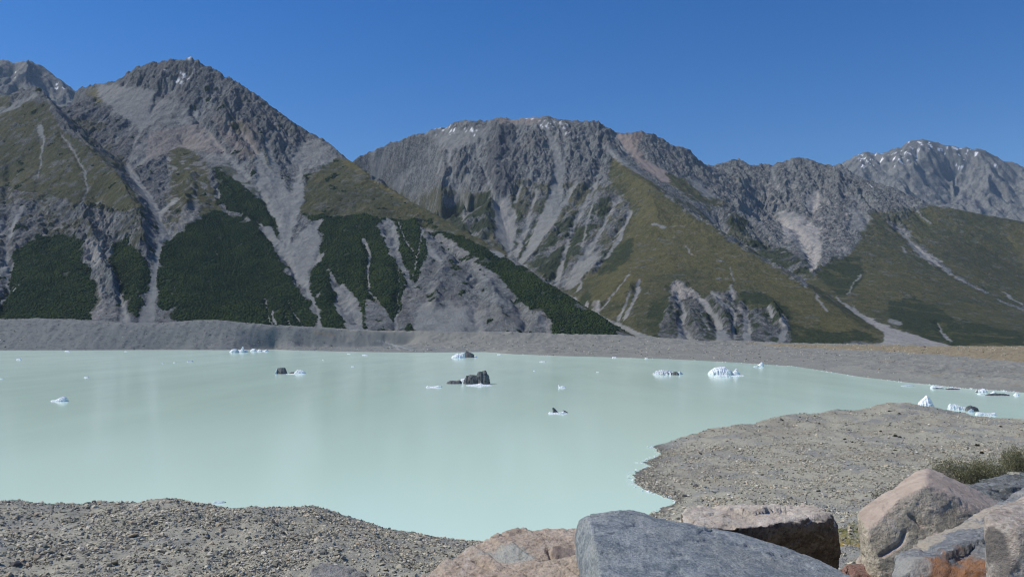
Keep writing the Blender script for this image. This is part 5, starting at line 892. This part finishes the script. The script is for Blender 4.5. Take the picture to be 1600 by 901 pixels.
# ------------------------------------------------------------------ boulders in front
def fl(px, Y, z=41.75): return np.array(((px - 800) / F * Y, Y, z))
def rock_mat(name, c1, c2, c3, scale=1.0, stain=None, stain_lo=0.55, veins=0.0, vein_c=(0.62, 0.6, 0.56), strata=0.0, srot=(0, 0, 0), lichen=0.0, dark=0.8, bump=1.0, top=None, spots=()):
    M = Mat(name); v = M.vec(obj=True); st = M.vec((1, 1, 7), srot, True)
    big = M.noise(v, 1.1 * scale, 5, 0.6, 0.6); mid = M.noise(v, 4.5 * scale, 6, 0.65, 0.4); fine = M.noise(v, 30 * scale, 5, 0.7); sn_ = M.noise(st, 2.6 * scale, 6, 0.65, 0.5)
    c = M.mix(M.ramp(mid, [(0.41, 0), (0.58, 1)]), c1, c2); c = M.mix(M.ramp(big, [(0.44, 0), (0.6, 1)]), c, M.mix(M.ramp(mid, [(0.4, 0.3), (0.6, 1)]), c, c3))
    if strata: c = M.mix(M.math('MULTIPLY', M.ramp(sn_, [(0.42, 1), (0.56, 0)]), strata), c, tuple(q * 0.45 for q in c1))
    if stain: c = M.mix(M.math('MULTIPLY', M.ramp(M.noise(v, 1.6 * scale, 4, 0.55, 0.8), [(stain_lo, 0), (stain_lo + 0.09, 1)]), M.ramp(mid, [(0.3, 0.5), (0.55, 1)])), c, stain)
    if lichen: c = M.mix(M.math('MULTIPLY', M.ramp(M.noise(v, 9 * scale, 5, 0.7), [(0.56, 0), (0.64, 1)]), lichen), c, (0.42, 0.43, 0.4))
    if veins:
        w_ = M.t.nodes.new("ShaderNodeTexWave"); M.put(w_.inputs['Vector'], M.vec((1, 1, 1), (0.5, 0.9, 0.4), True)); w_.inputs['Scale'].default_value = 0.55 * scale; w_.inputs['Distortion'].default_value = 1.6; w_.inputs['Detail'].default_value = 2.0; w_.inputs['Detail Scale'].default_value = 1.2
        msk = M.math('MULTIPLY', M.ramp(w_.outputs['Fac'], [(0.992, 0), (0.999, 1)]), M.ramp(M.noise(v, 2.6 * scale, 3), [(0.5, 0), (0.6, 1)])); c = M.mix(M.math('MULTIPLY', msk, veins), c, vein_c)
    c = M.mix(M.ramp(fine, [(0.34, dark), (0.48, 0.0)]), c, tuple(q * 0.5 for q in c1)); c = M.mix(M.ramp(fine, [(0.54, 0.0), (0.68, 0.6)]), c, tuple(min(1, q * 1.5) for q in c2))
    for (w3, r_, sc_) in spots:                      # weathered patches with a place of their own
        vd = M.t.nodes.new("ShaderNodeVectorMath"); vd.operation = 'DISTANCE'; M.t.links.new(M.geo.outputs['Position'], vd.inputs[0]); vd.inputs[1].default_value = tuple(P(*w3))
        dd = M.math('ADD', M.math('DIVIDE', vd.outputs['Value'], r_), M.math('MULTIPLY', M.math('SUBTRACT', mid, 0.5), 2.2))
        c = M.mix(M.math('MULTIPLY', M.ramp(dd, [(0.75, 1), (1.0, 0)]), M.ramp(fine, [(0.35, 0.55), (0.55, 0.95)])), c, sc_)
    if top:                                          # weathered upper face; the buff boulder's dark flank also has shade painted in
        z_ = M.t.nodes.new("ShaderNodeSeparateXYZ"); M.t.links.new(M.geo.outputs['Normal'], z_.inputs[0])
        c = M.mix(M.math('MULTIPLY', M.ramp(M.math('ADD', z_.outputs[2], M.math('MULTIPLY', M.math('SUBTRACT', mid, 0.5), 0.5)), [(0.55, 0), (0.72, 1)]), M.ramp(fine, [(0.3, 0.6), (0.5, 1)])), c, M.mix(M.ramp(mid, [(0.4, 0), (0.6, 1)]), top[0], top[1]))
    M.col(c)
    b = M.bump(mid, 0.02, 0.6 * bump); b = M.bump(fine, 0.03, 1.0 * bump, b)
    if strata: b = M.bump(sn_, 0.05, 0.8, b)
    M.b.inputs['Roughness'].default_value = 0.85; M.b.inputs['Specular IOR Level'].default_value = 0.2
    return M.m
def boulder(name, label, hulls, mat, voxel=0.022, seed=1, amp=1.0, smooth_it=1, strata=None, chips=9, chip=0.05, ledge=None, fac=1.0, cracks=(), group=None, cat="boulder"):
    bm = bmesh.new()
    rr = np.random.default_rng(seed)
    for H in hulls:
        hb = bmesh.new(); vs = [hb.verts.new(q if isinstance(q, np.ndarray) else P(*q)) for q in H]
        bmesh.ops.convex_hull(hb, input=vs); bmesh.ops.delete(hb, geom=[v_ for v_ in hb.verts if not v_.link_faces], context='VERTS')
        for _ in range(chips):                       # knocked-off corners and edges
            u = rr.normal(size=3); u[2] = abs(u[2]) * 0.8; u /= np.linalg.norm(u); q = np.array([v_.co[:] for v_ in hb.verts]); s_ = (q @ u).max()
            r_ = bmesh.ops.bisect_plane(hb, geom=hb.verts[:] + hb.edges[:] + hb.faces[:], plane_co=Vector(u * (s_ - rr.uniform(0.008, chip))), plane_no=Vector(u), clear_outer=True)
            bmesh.ops.contextual_create(hb, geom=[e for e in r_['geom_cut'] if isinstance(e, bmesh.types.BMEdge)])
        bmesh.ops.triangulate(hb, faces=hb.faces[:]); base = {v_: bm.verts.new(v_.co) for v_ in hb.verts}
        for f in hb.faces: bm.faces.new([base[v_] for v_ in f.verts])
        hb.free()
    bmesh.ops.recalc_face_normals(bm, faces=bm.faces[:])
    me = bpy.data.meshes.new(name); bm.to_mesh(me); bm.free(); c0 = np.array([v_.co[:] for v_ in me.vertices]); ctr = c0.mean(0); ctr[2] = c0[:, 2].min()
    t = bpy.data.objects.new("shaping", me); C.objects.link(t)
    m1 = t.modifiers.new("r", 'REMESH'); m1.mode = 'VOXEL'; m1.voxel_size = voxel
    m2 = t.modifiers.new("s", 'SMOOTH'); m2.factor = 0.5; m2.iterations = smooth_it
    e = t.evaluated_get(bpy.context.evaluated_depsgraph_get()); mm = bpy.data.meshes.new_from_object(e); bpy.data.objects.remove(t); bpy.data.meshes.remove(me)
    n = len(mm.vertices); co = np.empty(n * 3, np.float32); mm.vertices.foreach_get("co", co); co = co.reshape(-1, 3).astype(float); no = np.empty(n * 3, np.float32); mm.vertices.foreach_get("normal", no); no = no.reshape(-1, 3)
    d = 0.02 * fbm3(co * 1.3, 3, seed) + 0.008 * fbm3(co * 6, 4, seed + 1) + 0.005 * fbm3(co * 20, 4, seed + 2)
    d += fac * (0.14 * facets(co, 0.55, seed) + 0.17 * facets(co * np.array((1, 1, 1.5)), 0.22, seed + 3) + 0.2 * facets(co, 0.08, seed + 5))
    for (a_, b_, nrm_, wd_, dp_) in cracks:           # open fissures
        pa_ = np.array(P(*a_)); pb_ = np.array(P(*b_)); ax_ = pb_ - pa_; L_ = np.linalg.norm(ax_); ax_ /= L_; n_ = np.cross(ax_, np.array(nrm_)); n_ /= np.linalg.norm(n_)
        r_ = co - pa_; t_ = r_ @ ax_; w_ = (r_ @ n_) + 0.05 * fbm3(co * 4, 3, seed + 12); d -= dp_ * np.exp(-(w_ / wd_) ** 2) * sm(-0.03, 0.03, t_) * sm(L_ + 0.03, L_ - 0.03, t_) * (np.abs(r_ @ np.array(nrm_)) < 0.35)
    if ledge is not None:
        u = (co @ np.array(ledge[0])) * ledge[1] + 0.5 * fbm3(co * 1.5, 3, seed + 6); d += ledge[2] * ((u - np.floor(u)) - 0.5)
    if strata is not None:
        u = co @ np.array(strata[0]); s_ = fbm3(np.stack([u * strata[1], co[:, 0] * 0.6, co[:, 1] * 0.6], -1), 4, seed + 5); d += strata[2] * s_
    co = co + no * (d * amp)[:, None] - ctr
    mm.vertices.foreach_set("co", co.astype(np.float32).ravel()); mm.update(); mm.name = name
    o = link(name, mm, mat); o.location = ctr
    return tag(o, label, cat, group)
TAN = rock_mat("pink_tan_sandstone", (0.4, 0.32, 0.245), (0.52, 0.43, 0.34), (0.44, 0.38, 0.3), 1.0, veins=0.6, lichen=0.25, stain=(0.22, 0.16, 0.125), stain_lo=0.6, spots=[((798, 868, 6.65), 0.2, (0.42, 0.43, 0.38)), ((880, 858, 6.65), 0.16, (0.2, 0.165, 0.15)), ((760, 872, 6.7), 0.1, (0.36, 0.37, 0.34))])
TAN2 = rock_mat("buff_sandstone", (0.1, 0.083, 0.066), (0.22, 0.185, 0.145), (0.17, 0.13, 0.1), 0.9, veins=0.3, lichen=0.2, stain=(0.2, 0.16, 0.125), stain_lo=0.64, top=((0.48, 0.42, 0.35), (0.62, 0.57, 0.49)))  # dark flank colours add the front's shade to its dark coat
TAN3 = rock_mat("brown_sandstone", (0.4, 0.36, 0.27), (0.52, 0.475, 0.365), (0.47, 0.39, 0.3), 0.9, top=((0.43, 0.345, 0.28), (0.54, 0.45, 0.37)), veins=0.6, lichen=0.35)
BLUE = rock_mat("blue_grey_slate", (0.175, 0.208, 0.228), (0.34, 0.37, 0.375), (0.28, 0.3, 0.29), 1.5, veins=0.35, lichen=0.4, dark=0.7, bump=0.8)
STRI = rock_mat("striated_greywacke", (0.17, 0.185, 0.18), (0.3, 0.315, 0.305), (0.22, 0.235, 0.235), 1.3, strata=0.75, srot=(0.15, 0.55, 0), lichen=0.2)
MIXD = rock_mat("stained_greywacke", (0.21, 0.22, 0.22), (0.36, 0.355, 0.335), (0.15, 0.175, 0.2), 1.0, lichen=0.5, veins=0.3, spots=[((1505, 890, 5.2), 0.3, (0.33, 0.165, 0.08)), ((1440, 850, 5.85), 0.2, (0.43, 0.385, 0.31)), ((1490, 826, 6.05), 0.22, (0.45, 0.4, 0.32)), ((1550, 796, 6.25), 0.24, (0.47, 0.41, 0.33)), ((1420, 880, 5.4), 0.14, (0.36, 0.36, 0.33))])
PALE = rock_mat("pale_sandstone", (0.38, 0.32, 0.26), (0.52, 0.45, 0.375), (0.35, 0.335, 0.31), 0.9, lichen=0.35, spots=[((1543, 850, 4.62), 0.11, (0.12, 0.112, 0.105)), ((1552, 885, 4.5), 0.12, (0.17, 0.155, 0.14))])
RED = rock_mat("reddish_stone", (0.3, 0.17, 0.125), (0.4, 0.26, 0.2), (0.27, 0.2, 0.19), 2.0, lichen=0.2)
GREY = rock_mat("plain_grey_rock", (0.24, 0.24, 0.22), (0.34, 0.335, 0.31), (0.28, 0.275, 0.25), 1.2, lichen=0.2)
boulder("boulder", "pinkish tan boulder with pale cracks, left of the blue-grey slab", [
    [(636, 910, 6.2), (690, 881, 6.6), (730, 861, 6.9), (757, 850, 7.05), (776, 837, 7.15), (830, 822, 7.35), (872, 814.5, 7.45), (905, 811, 7.5), (935, 822, 7.3), (700, 960, 5.7), (800, 990, 5.5), (930, 990, 5.5), (790, 868, 6.75), (900, 858, 6.6), fl(670, 6.2), fl(935, 7.9), fl(720, 7.8), fl(800, 5.4), fl(930, 5.6)]], TAN, 0.017, 3, 1.0, fac=0.5, cracks=(((742, 878, 6.6), (770, 895, 6.4), (0, -0.8, 0.6), 0.02, 0.09), ((845, 878, 6.5), (880, 868, 6.6), (0, -0.8, 0.6), 0.025, 0.1), ((855, 850, 6.8), (868, 880, 6.5), (0, -0.8, 0.6), 0.018, 0.06)), chips=14, chip=0.07, ledge=((0.5, 0.3, 0.8), 5.0, 0.03))
boulder("boulder", "large blue-grey slab with a smooth flat top in the centre foreground", [
    [(918, 811, 6.3), (985, 802, 6.5), (1062, 822, 6.7), (1122, 826, 6.7), (1176, 836.5, 6.65), (1240, 858, 6.45), (1290, 878, 6.25), (1336, 902, 6.0), (1380, 945, 5.6), (945, 1000, 4.8), (1330, 1020, 4.6), fl(1330, 4.6), fl(930, 6.9), fl(1300, 6.9), (921, 815, 6.15), (938, 900, 5.3), fl(945, 4.8), (897, 836, 6.6), (903, 858, 6.6), fl(908, 6.8)],
    [(904, 812, 6.5), (918, 804, 6.5), (925, 801, 6.5), (950, 797.5, 6.6), (985, 794.5, 6.75), (1004, 799, 6.8), (1034, 811, 6.8), (1066, 825, 6.6), (897, 834, 6.6), (903, 856, 6.6), (921, 813, 6.15), (940, 850, 5.9), (1000, 850, 5.9), fl(920, 6.9), fl(1060, 6.9)]], BLUE, 0.016, 7, 0.7, chips=4, chip=0.03, fac=0.3)
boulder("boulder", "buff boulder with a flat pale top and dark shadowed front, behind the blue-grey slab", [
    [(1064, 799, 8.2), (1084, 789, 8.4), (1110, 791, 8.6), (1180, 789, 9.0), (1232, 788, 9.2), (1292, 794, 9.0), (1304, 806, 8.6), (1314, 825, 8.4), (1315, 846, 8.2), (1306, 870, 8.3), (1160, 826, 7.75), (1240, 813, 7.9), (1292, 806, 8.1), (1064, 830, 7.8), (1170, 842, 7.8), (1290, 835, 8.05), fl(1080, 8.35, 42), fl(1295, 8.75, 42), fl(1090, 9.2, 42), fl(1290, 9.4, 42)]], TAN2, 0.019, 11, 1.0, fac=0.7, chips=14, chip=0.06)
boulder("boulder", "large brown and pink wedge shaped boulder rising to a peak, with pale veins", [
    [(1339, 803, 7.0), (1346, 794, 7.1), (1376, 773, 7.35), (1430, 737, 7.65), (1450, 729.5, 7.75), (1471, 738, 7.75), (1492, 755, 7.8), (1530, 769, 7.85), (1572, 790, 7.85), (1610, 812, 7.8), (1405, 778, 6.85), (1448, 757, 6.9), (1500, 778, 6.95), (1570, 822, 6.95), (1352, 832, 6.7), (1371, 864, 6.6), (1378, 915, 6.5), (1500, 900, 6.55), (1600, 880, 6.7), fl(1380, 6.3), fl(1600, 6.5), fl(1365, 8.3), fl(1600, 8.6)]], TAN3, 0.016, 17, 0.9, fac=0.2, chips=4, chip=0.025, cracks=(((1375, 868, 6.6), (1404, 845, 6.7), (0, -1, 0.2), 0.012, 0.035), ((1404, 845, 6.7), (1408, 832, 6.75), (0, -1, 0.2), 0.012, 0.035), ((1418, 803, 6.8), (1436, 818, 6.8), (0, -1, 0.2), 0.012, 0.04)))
boulder("boulder", "grey boulder stained orange below with a long pale upper edge, in the right foreground", [
    [(1400, 869, 5.6), (1411, 857, 5.75), (1478, 831, 6.1), (1540, 795, 6.4), (1600, 767, 6.7), (1680, 745, 6.8), (1407, 884, 5.35), (1470, 862, 5.45), (1540, 825, 5.75), (1620, 800, 5.9), (1396, 970, 5.1), (1560, 980, 5.1), (1660, 900, 5.2), fl(1400, 5.1), fl(1660, 5.1), fl(1430, 6.6), fl(1700, 7)]], MIXD, 0.017, 23, 0.9, fac=0.5)
boulder("boulder", "smooth pale boulder with a dark streaked left side, rightmost in the foreground", [
    [(1537, 809, 4.75), (1548, 796, 4.95), (1570, 784, 5.1), (1600, 772, 5.3), (1690, 752, 5.4), (1538, 822, 4.7), (1546, 868, 4.55), (1550, 940, 4.5), (1600, 830, 4.5), (1690, 850, 4.5), (1690, 960, 4.4), fl(1552, 4.45), fl(1690, 4.4), fl(1570, 5.3), fl(1690, 5.5)]], PALE, 0.016, 29, 0.8, fac=0.3)
boulder("boulder", "dark grey slab scored with slanting lines, behind the wedge shaped boulder", [
    [(1505, 764, 9.2), (1530, 750, 9.7), (1560, 741, 10.0), (1600, 736, 10.3), (1700, 733, 10.6), (1512, 795, 8.6), (1600, 806, 8.4), (1700, 806, 8.4), fl(1520, 8.6), fl(1700, 8.4), fl(1540, 10), fl(1700, 10.6)]], STRI, 0.024, 31, 0.8, chips=6, strata=((0.45, 0.2, 0.87), 9.0, 0.08))
boulder("boulder", "small reddish stone in the gap between the flat topped and wedge shaped boulders", [
    [(1316, 890, 6.6), (1332, 877, 6.85), (1352, 874, 6.95), (1372, 884, 6.8), (1386, 905, 6.6), (1318, 930, 6.3), (1384, 935, 6.3), fl(1318, 6.3), fl(1386, 6.3), fl(1330, 7), fl(1384, 7)]], RED, 0.014, 37, 0.5)
boulder("boulder", "small pale stone lying behind the reddish stone", [
    [(1334, 872, 7.4), (1345, 866, 7.55), (1366, 867, 7.6), (1380, 876, 7.5), (1336, 895, 7.2), (1380, 898, 7.2), fl(1338, 7.2), fl(1382, 7.2), fl(1345, 7.8), fl(1380, 7.8)]], PALE, 0.016, 41, 0.5)
boulder("boulder", "small black stone wedged beside the reddish stone", [
    [(1305, 884, 7.0), (1314, 876, 7.1), (1324, 880, 7.1), (1326, 896, 6.9), (1306, 905, 6.8), fl(1306, 6.8, 42.3), fl(1326, 6.9, 42.3), fl(1312, 7.3, 42.3)]], rock_mat("black_stone", (0.035, 0.034, 0.034), (0.06, 0.058, 0.056), (0.05, 0.048, 0.045), 2.0), 0.012, 43, 0.4)
boulder("boulder", "smooth grey boulder top at the bottom edge, below the left gravel mound", [
    [(476, 899, 9.0), (487, 884, 9.2), (505, 879.5, 9.35), (526, 880, 9.4), (550, 886, 9.3), (574, 898, 9.1), (585, 940, 8.7), (470, 945, 8.7), (520, 915, 8.9), fl(470, 8.8, 41.6), fl(585, 8.8, 41.6), fl(490, 9.6, 41.6), fl(570, 9.6, 41.6)]], GREY, 0.02, 47, 0.5)

# ------------------------------------------------------------------ single stones of the rubble
def stone_mat(name, a, b):
    M = Mat(name); v = M.vec(obj=True); n = M.noise(v, 3.0, 5, 0.7); f_ = M.noise(v, 14.0, 4, 0.7)
    M.col(M.mix(M.ramp(f_, [(0.3, 0.5), (0.5, 0)]), M.mix(M.ramp(n, [(0.35, 0), (0.65, 1)]), a, b), tuple(q * 0.5 for q in a))); M.bump(f_, 0.05, 0.5); M.b.inputs['Specular IOR Level'].default_value = 0.15; return M.m
SM = {'grey': stone_mat("grey_stone", (0.26, 0.25, 0.215), (0.37, 0.355, 0.3)), 'brownish': stone_mat("brown_stone", (0.3, 0.25, 0.185), (0.42, 0.355, 0.27)), 'dark': stone_mat("dark_stone", (0.09, 0.088, 0.085), (0.15, 0.147, 0.14)), 'pale': stone_mat("pale_stone", (0.42, 0.4, 0.345), (0.58, 0.56, 0.49))}
lib = {}
def rock_shape(k, colour):                           # angular block, edges broken once more
    if (k, colour) not in lib:
        v_, f_ = shp2[k]; bm = bmesh.new(); vs = [bm.verts.new(q) for q in v_]; [bm.faces.new([vs[i] for i in f]) for f in f_]
        bmesh.ops.bevel(bm, geom=bm.edges[:], offset=0.06, segments=1, affect='EDGES', clamp_overlap=True)
        bmesh.ops.triangulate(bm, faces=bm.faces[:]); me = bpy.data.meshes.new("rock"); bm.to_mesh(me); bm.free()
        co = np.array([q.co[:] for q in me.vertices]); co *= 1 + 0.16 * fbm3(co * 2.5, 3, k)[:, None]; me.vertices.foreach_set("co", co.astype(np.float32).ravel())
        me.materials.append(SM[colour]); me.polygons.foreach_set("use_smooth", np.zeros(len(me.polygons), bool)); lib[(k, colour)] = me
    return lib[(k, colour)]
rk_ = np.random.default_rng(33)
def rock(p, size, colour, label, group=None, k=None, flat_=1.0):
    o = bpy.data.objects.new("rock", rock_shape(int(rk_.integers(0, len(shp2))) if k is None else k, colour)); C.objects.link(o)
    o.location = (p[0], p[1], p[2] + size * 0.16 * flat_); o.rotation_euler = (rk_.normal(0, 0.35), rk_.normal(0, 0.35), rk_.uniform(0, 6.28)); o.scale = (size, size, size * flat_)
    return tag(o, label, "rock", group)
for px, py, wpx, col_, lab, fl_ in [
    (24, 884, 27, 'dark', "long dark rock at the bottom left corner of the left gravel mound", 0.7), (346, 829, 17, 'brownish', "brownish wedge shaped rock standing out on the left gravel mound", 0.9), (510, 864, 16, 'dark', "flat dark slab lying low on the right slope of the left gravel mound", 0.5), (206, 838, 26, 'brownish', "long flat brownish rock in the middle of the left gravel mound", 0.45), (55, 806, 15, 'brownish', "brown flat rock near the hollow at the left end of the gravel mound", 0.5), (33, 818, 5, 'pale', "small bright white stone at the left end of the gravel mound", 0.9), (187, 845, 6, 'pale', "white stone below the long flat brownish rock on the left mound", 0.7),
    (1087, 760, 11, 'dark', "round dark boulder in the middle of the gravel spit", 1.0), (1095, 709, 10, 'dark', "dark boulder with a pale yellowish stone behind it on the gravel spit", 0.8), (1096, 703, 7, 'pale', "pale yellowish stone just behind a dark boulder on the gravel spit", 0.8), (1112, 706, 6, 'dark', "smaller dark rock right of the dark boulder on the upper spit", 0.9), (1069, 776, 12, 'grey', "upright grey boulder near the waterline at the foot of the spit", 1.2), (1102, 762, 12, 'pale', "flat pale rock right of the round dark boulder on the spit", 0.6), (1116, 768, 13, 'pale', "broad pale flat rock nearest the flat topped buff boulder", 0.6), (1191, 742, 9, 'dark', "blackish rock in the grey silt in the centre of the spit", 0.9), (1297, 713, 15, 'grey', "large grey rock with a black underside on the right of the spit", 0.6), (1166, 754, 8, 'pale', "pale stone below the blackish rock on the spit", 0.9), (1287, 775, 13, 'pale', "pale rounded rock alone on the silt above the buff boulder", 0.8), (1125, 738, 8, 'pale', "pale rock in the left centre of the spit", 0.8), (1138, 744, 7, 'pale', "pale rock just right of another pale rock, left centre of the spit", 0.8), (1210, 683, 6, 'pale', "light stone on the far slope of the spit", 0.8)]:
    p = on_ground(px, py); rock(p, wpx / F * p[1] * 0.52, col_, lab, None, None, fl_)
cols = ['grey'] * 5 + ['brownish'] * 3 + ['dark'] * 2 + ['pale']
def spread_rocks(w_, n, s0, s1, where, G=g6, zz=z6):
    ps, px_ = sample(w_, n, G, zz, rk_); ss = powsize(n, s0, s1, 1.6, rk_)
    for p, x_, s_ in zip(ps, px_, ss):
        col_ = cols[int(rk_.integers(0, len(cols)))]; lab, gname = where(x_, YH + (EYE - p[2]) * F / p[1]); rock(p, s_ * np.clip(p[1] / 1300, 0.5, 1) if G is not g6 else s_, col_, f"{'light' if col_ == 'pale' else col_} angular rock {lab}", f"{col_} rocks {gname}", None, rk_.uniform(0.6, 1.0))
spread_rocks(wL, 150, 0.32, 0.62, lambda x, y: ("in the rubble along the crest of the left mound", "along the crest of the left mound") if y < 812 else (("in the rubble on the left half of the left mound", "on the left half of the left mound") if x < 330 else ("in the rubble on the right half of the left mound", "on the right half of the left mound")))
spread_rocks(wR * (Y6 < 380), 90, 0.3, 0.7, lambda x, y: ("on the far top of the gravel spit", "on the far top of the spit") if y < 690 else (("on the left part of the gravel spit", "on the left part of the spit") if x < 1180 else ("on the right part of the gravel spit", "on the right part of the spit")))
spread_rocks(((Y / 1000.0) ** 2) * (zm > 0.8) * (g3.px > 0)[None, :] * (g3.px < 1600)[None, :] * (0.2 + rubb) * (py_ < 600), 38, 2.0, 4.2, lambda x, y: ("on the grey flats of the far shore, left of the grassy plain" if x < 1240 else "on the grey flats below the grassy plain", "on the far shore"), g3, zm)

# ------------------------------------------------------------------ shrubs
def leaf_quads(P0, D0, L0, W0, rr):
    n = len(P0); a = rr.normal(size=(n, 3)); s_ = np.cross(D0, a); s_ /= np.linalg.norm(s_, axis=1)[:, None] + 1e-9
    q = np.stack([P0 - s_ * W0[:, None] * 0.3, P0 + s_ * W0[:, None] * 0.3, P0 + D0 * L0[:, None] * 0.55 + s_ * W0[:, None] * 0.5, P0 + D0 * L0[:, None], P0 + D0 * L0[:, None] * 0.55 - s_ * W0[:, None] * 0.5], 1)
    b = (np.arange(n) * 5)[:, None, None]; f_ = np.array([(0, 1, 2), (0, 2, 4), (4, 2, 3)])[None] + b
    return q.reshape(-1, 3), f_.reshape(-1, 3)
def leaf_mat(name, a, b, c_):
    M = Mat(name); i = M.isl(); M.col(M.ramp(i, [(0.0, a), (0.55, b), (1.0, c_)])); M.b.inputs['Roughness'].default_value = 0.8; return M.m
BUSH = leaf_mat("olive_twigs", (0.075, 0.08, 0.038), (0.17, 0.17, 0.085), (0.32, 0.31, 0.19)); TWIG = leaf_mat("grey_stems", (0.07, 0.06, 0.045), (0.12, 0.105, 0.08), (0.16, 0.145, 0.115))
GREYB = leaf_mat("grey_twigs", (0.16, 0.145, 0.105), (0.26, 0.24, 0.18), (0.36, 0.33, 0.26))
def bush(label, base, wid, hgt, n, mat, seed, group=None):
    rr = np.random.default_rng(seed); o = empty("shrub", base); S = []; Fs = []; tips = []
    ns = int(60 * wid / 0.5) + 30
    for k in range(ns):
        a = rr.uniform(0, 2 * math.pi); r_ = math.sqrt(rr.random()) * 1.1; p = np.array((math.cos(a) * r_ * wid * 0.45, math.sin(a) * r_ * wid * 0.35, -0.03)); d = np.array((math.cos(a) * 0.35 * r_, math.sin(a) * 0.35 * r_, 1.0)); ln = hgt * rr.uniform(0.55, 1.12) * (1 - 0.4 * min(r_, 1.2) ** 2)
        w0 = rr.uniform(0.003, 0.007); pr = p; prev = None
        for s_ in range(5):
            t = s_ / 4; q = p + d * ln * t + np.array((rr.normal(), rr.normal(), 0)) * 0.07 * t; ww = w0 * (1 - 0.75 * t)
            ring = [len(S) + i for i in range(3)]; S += [q + ww * np.array((math.cos(i * 2.094), math.sin(i * 2.094), 0)) for i in range(3)]
            if prev: Fs += [(prev[i], prev[(i + 1) % 3], ring[(i + 1) % 3]) for i in range(3)] + [(prev[i], ring[(i + 1) % 3], ring[i]) for i in range(3)]
            prev = ring; tips.append((q, d, t))
    link("stems", mesh_np("stems", S, Fs), TWIG, o)
    tp = np.array([t[0] for t in tips if t[2] > 0.2]); td = np.array([t[1] for t in tips if t[2] > 0.2]); k = rr.integers(0, len(tp), n)
    P0 = tp[k] + rr.normal(0, 0.05, (n, 3)) * np.array((1, 1, 1.0)); D0 = td[k] * 0.7 + rr.normal(0, 0.6, (n, 3)); D0[:, 2] = np.abs(D0[:, 2]); D0 /= np.linalg.norm(D0, axis=1)[:, None]
    v_, f_ = leaf_quads(P0, D0, rr.uniform(0.018, 0.05, n), rr.uniform(0.006, 0.014, n), rr); link("foliage", mesh_np("foliage", v_, f_), mat, o)
    return tag(o, label, "shrub", group)
def bank_at(px, Y): return np.array(((px - 800) / F * Y, Y, ground_z(px, Y)))
bush("wide olive green shrub of upright twigs behind the peak of the wedge shaped boulder", bank_at(1500, 19.5), 1.0, 0.62, 13000, BUSH, 1)
bush("greyer shrub joined to the right side of the wide olive shrub", bank_at(1545, 20.5), 0.65, 0.58, 6500, BUSH, 2)
bush("thin grey shrub at the left end of the shrub row by the boulder peak", bank_at(1468, 18.5), 0.5, 0.5, 3200, GREYB, 3)
bush("dense dark green shrub at the right edge of the photo", bank_at(1600, 22.5), 1.0, 0.74, 15000, BUSH, 4)
bush("sparse dry grey shrub against the left slope of the wedge shaped boulder", bank_at(1392, 13.0), 0.35, 0.28, 2600, GREYB, 5)
def tuft(p, s_, label, group, seed):
    rr = np.random.default_rng(seed); n = 260; q = rr.normal(size=(n, 3)); q /= np.linalg.norm(q, axis=1)[:, None]; q[:, 2] = np.abs(q[:, 2]); q *= rr.uniform(0.2, 1, (n, 1)) * s_ * np.array((1, 1, 0.85))
    D0 = q + np.array((0, 0, s_ * 0.5)) + rr.normal(0, 0.2 * s_, (n, 3)); D0 /= np.linalg.norm(D0, axis=1)[:, None]
    v_, f_ = leaf_quads(q, D0, rr.uniform(0.25, 0.5, n) * s_, rr.uniform(0.12, 0.25, n) * s_, rr); o = link("shrub", mesh_np("shrub", v_, f_), DKB); o.location = p; return tag(o, label, "shrub", group)
DKB = leaf_mat("dark_scrub", (0.035, 0.035, 0.022), (0.075, 0.07, 0.042), (0.13, 0.115, 0.07))
dots = [(1280, 662, 4), (1320, 687, 5), (1331, 691, 5), (1359, 635.5, 4), (1389, 643, 4), (1390, 664, 3.5), (1405, 647, 4), (1376, 674, 4), (1399, 682, 7), (1406, 683.5, 5), (1504, 641, 4), (1564, 667, 5), (1527, 697, 7), (1534, 708, 7), (1222, 657, 5), (1283, 641, 3), (1250, 652, 3)]
for i, (a, b, c) in enumerate(dots):
    p = on_ground(a, b); tuft(p, c / F * p[1] * 0.48, "small dark round shrub on the bare gravel spit", "dark shrubs dotted over the spit", 60 + i)
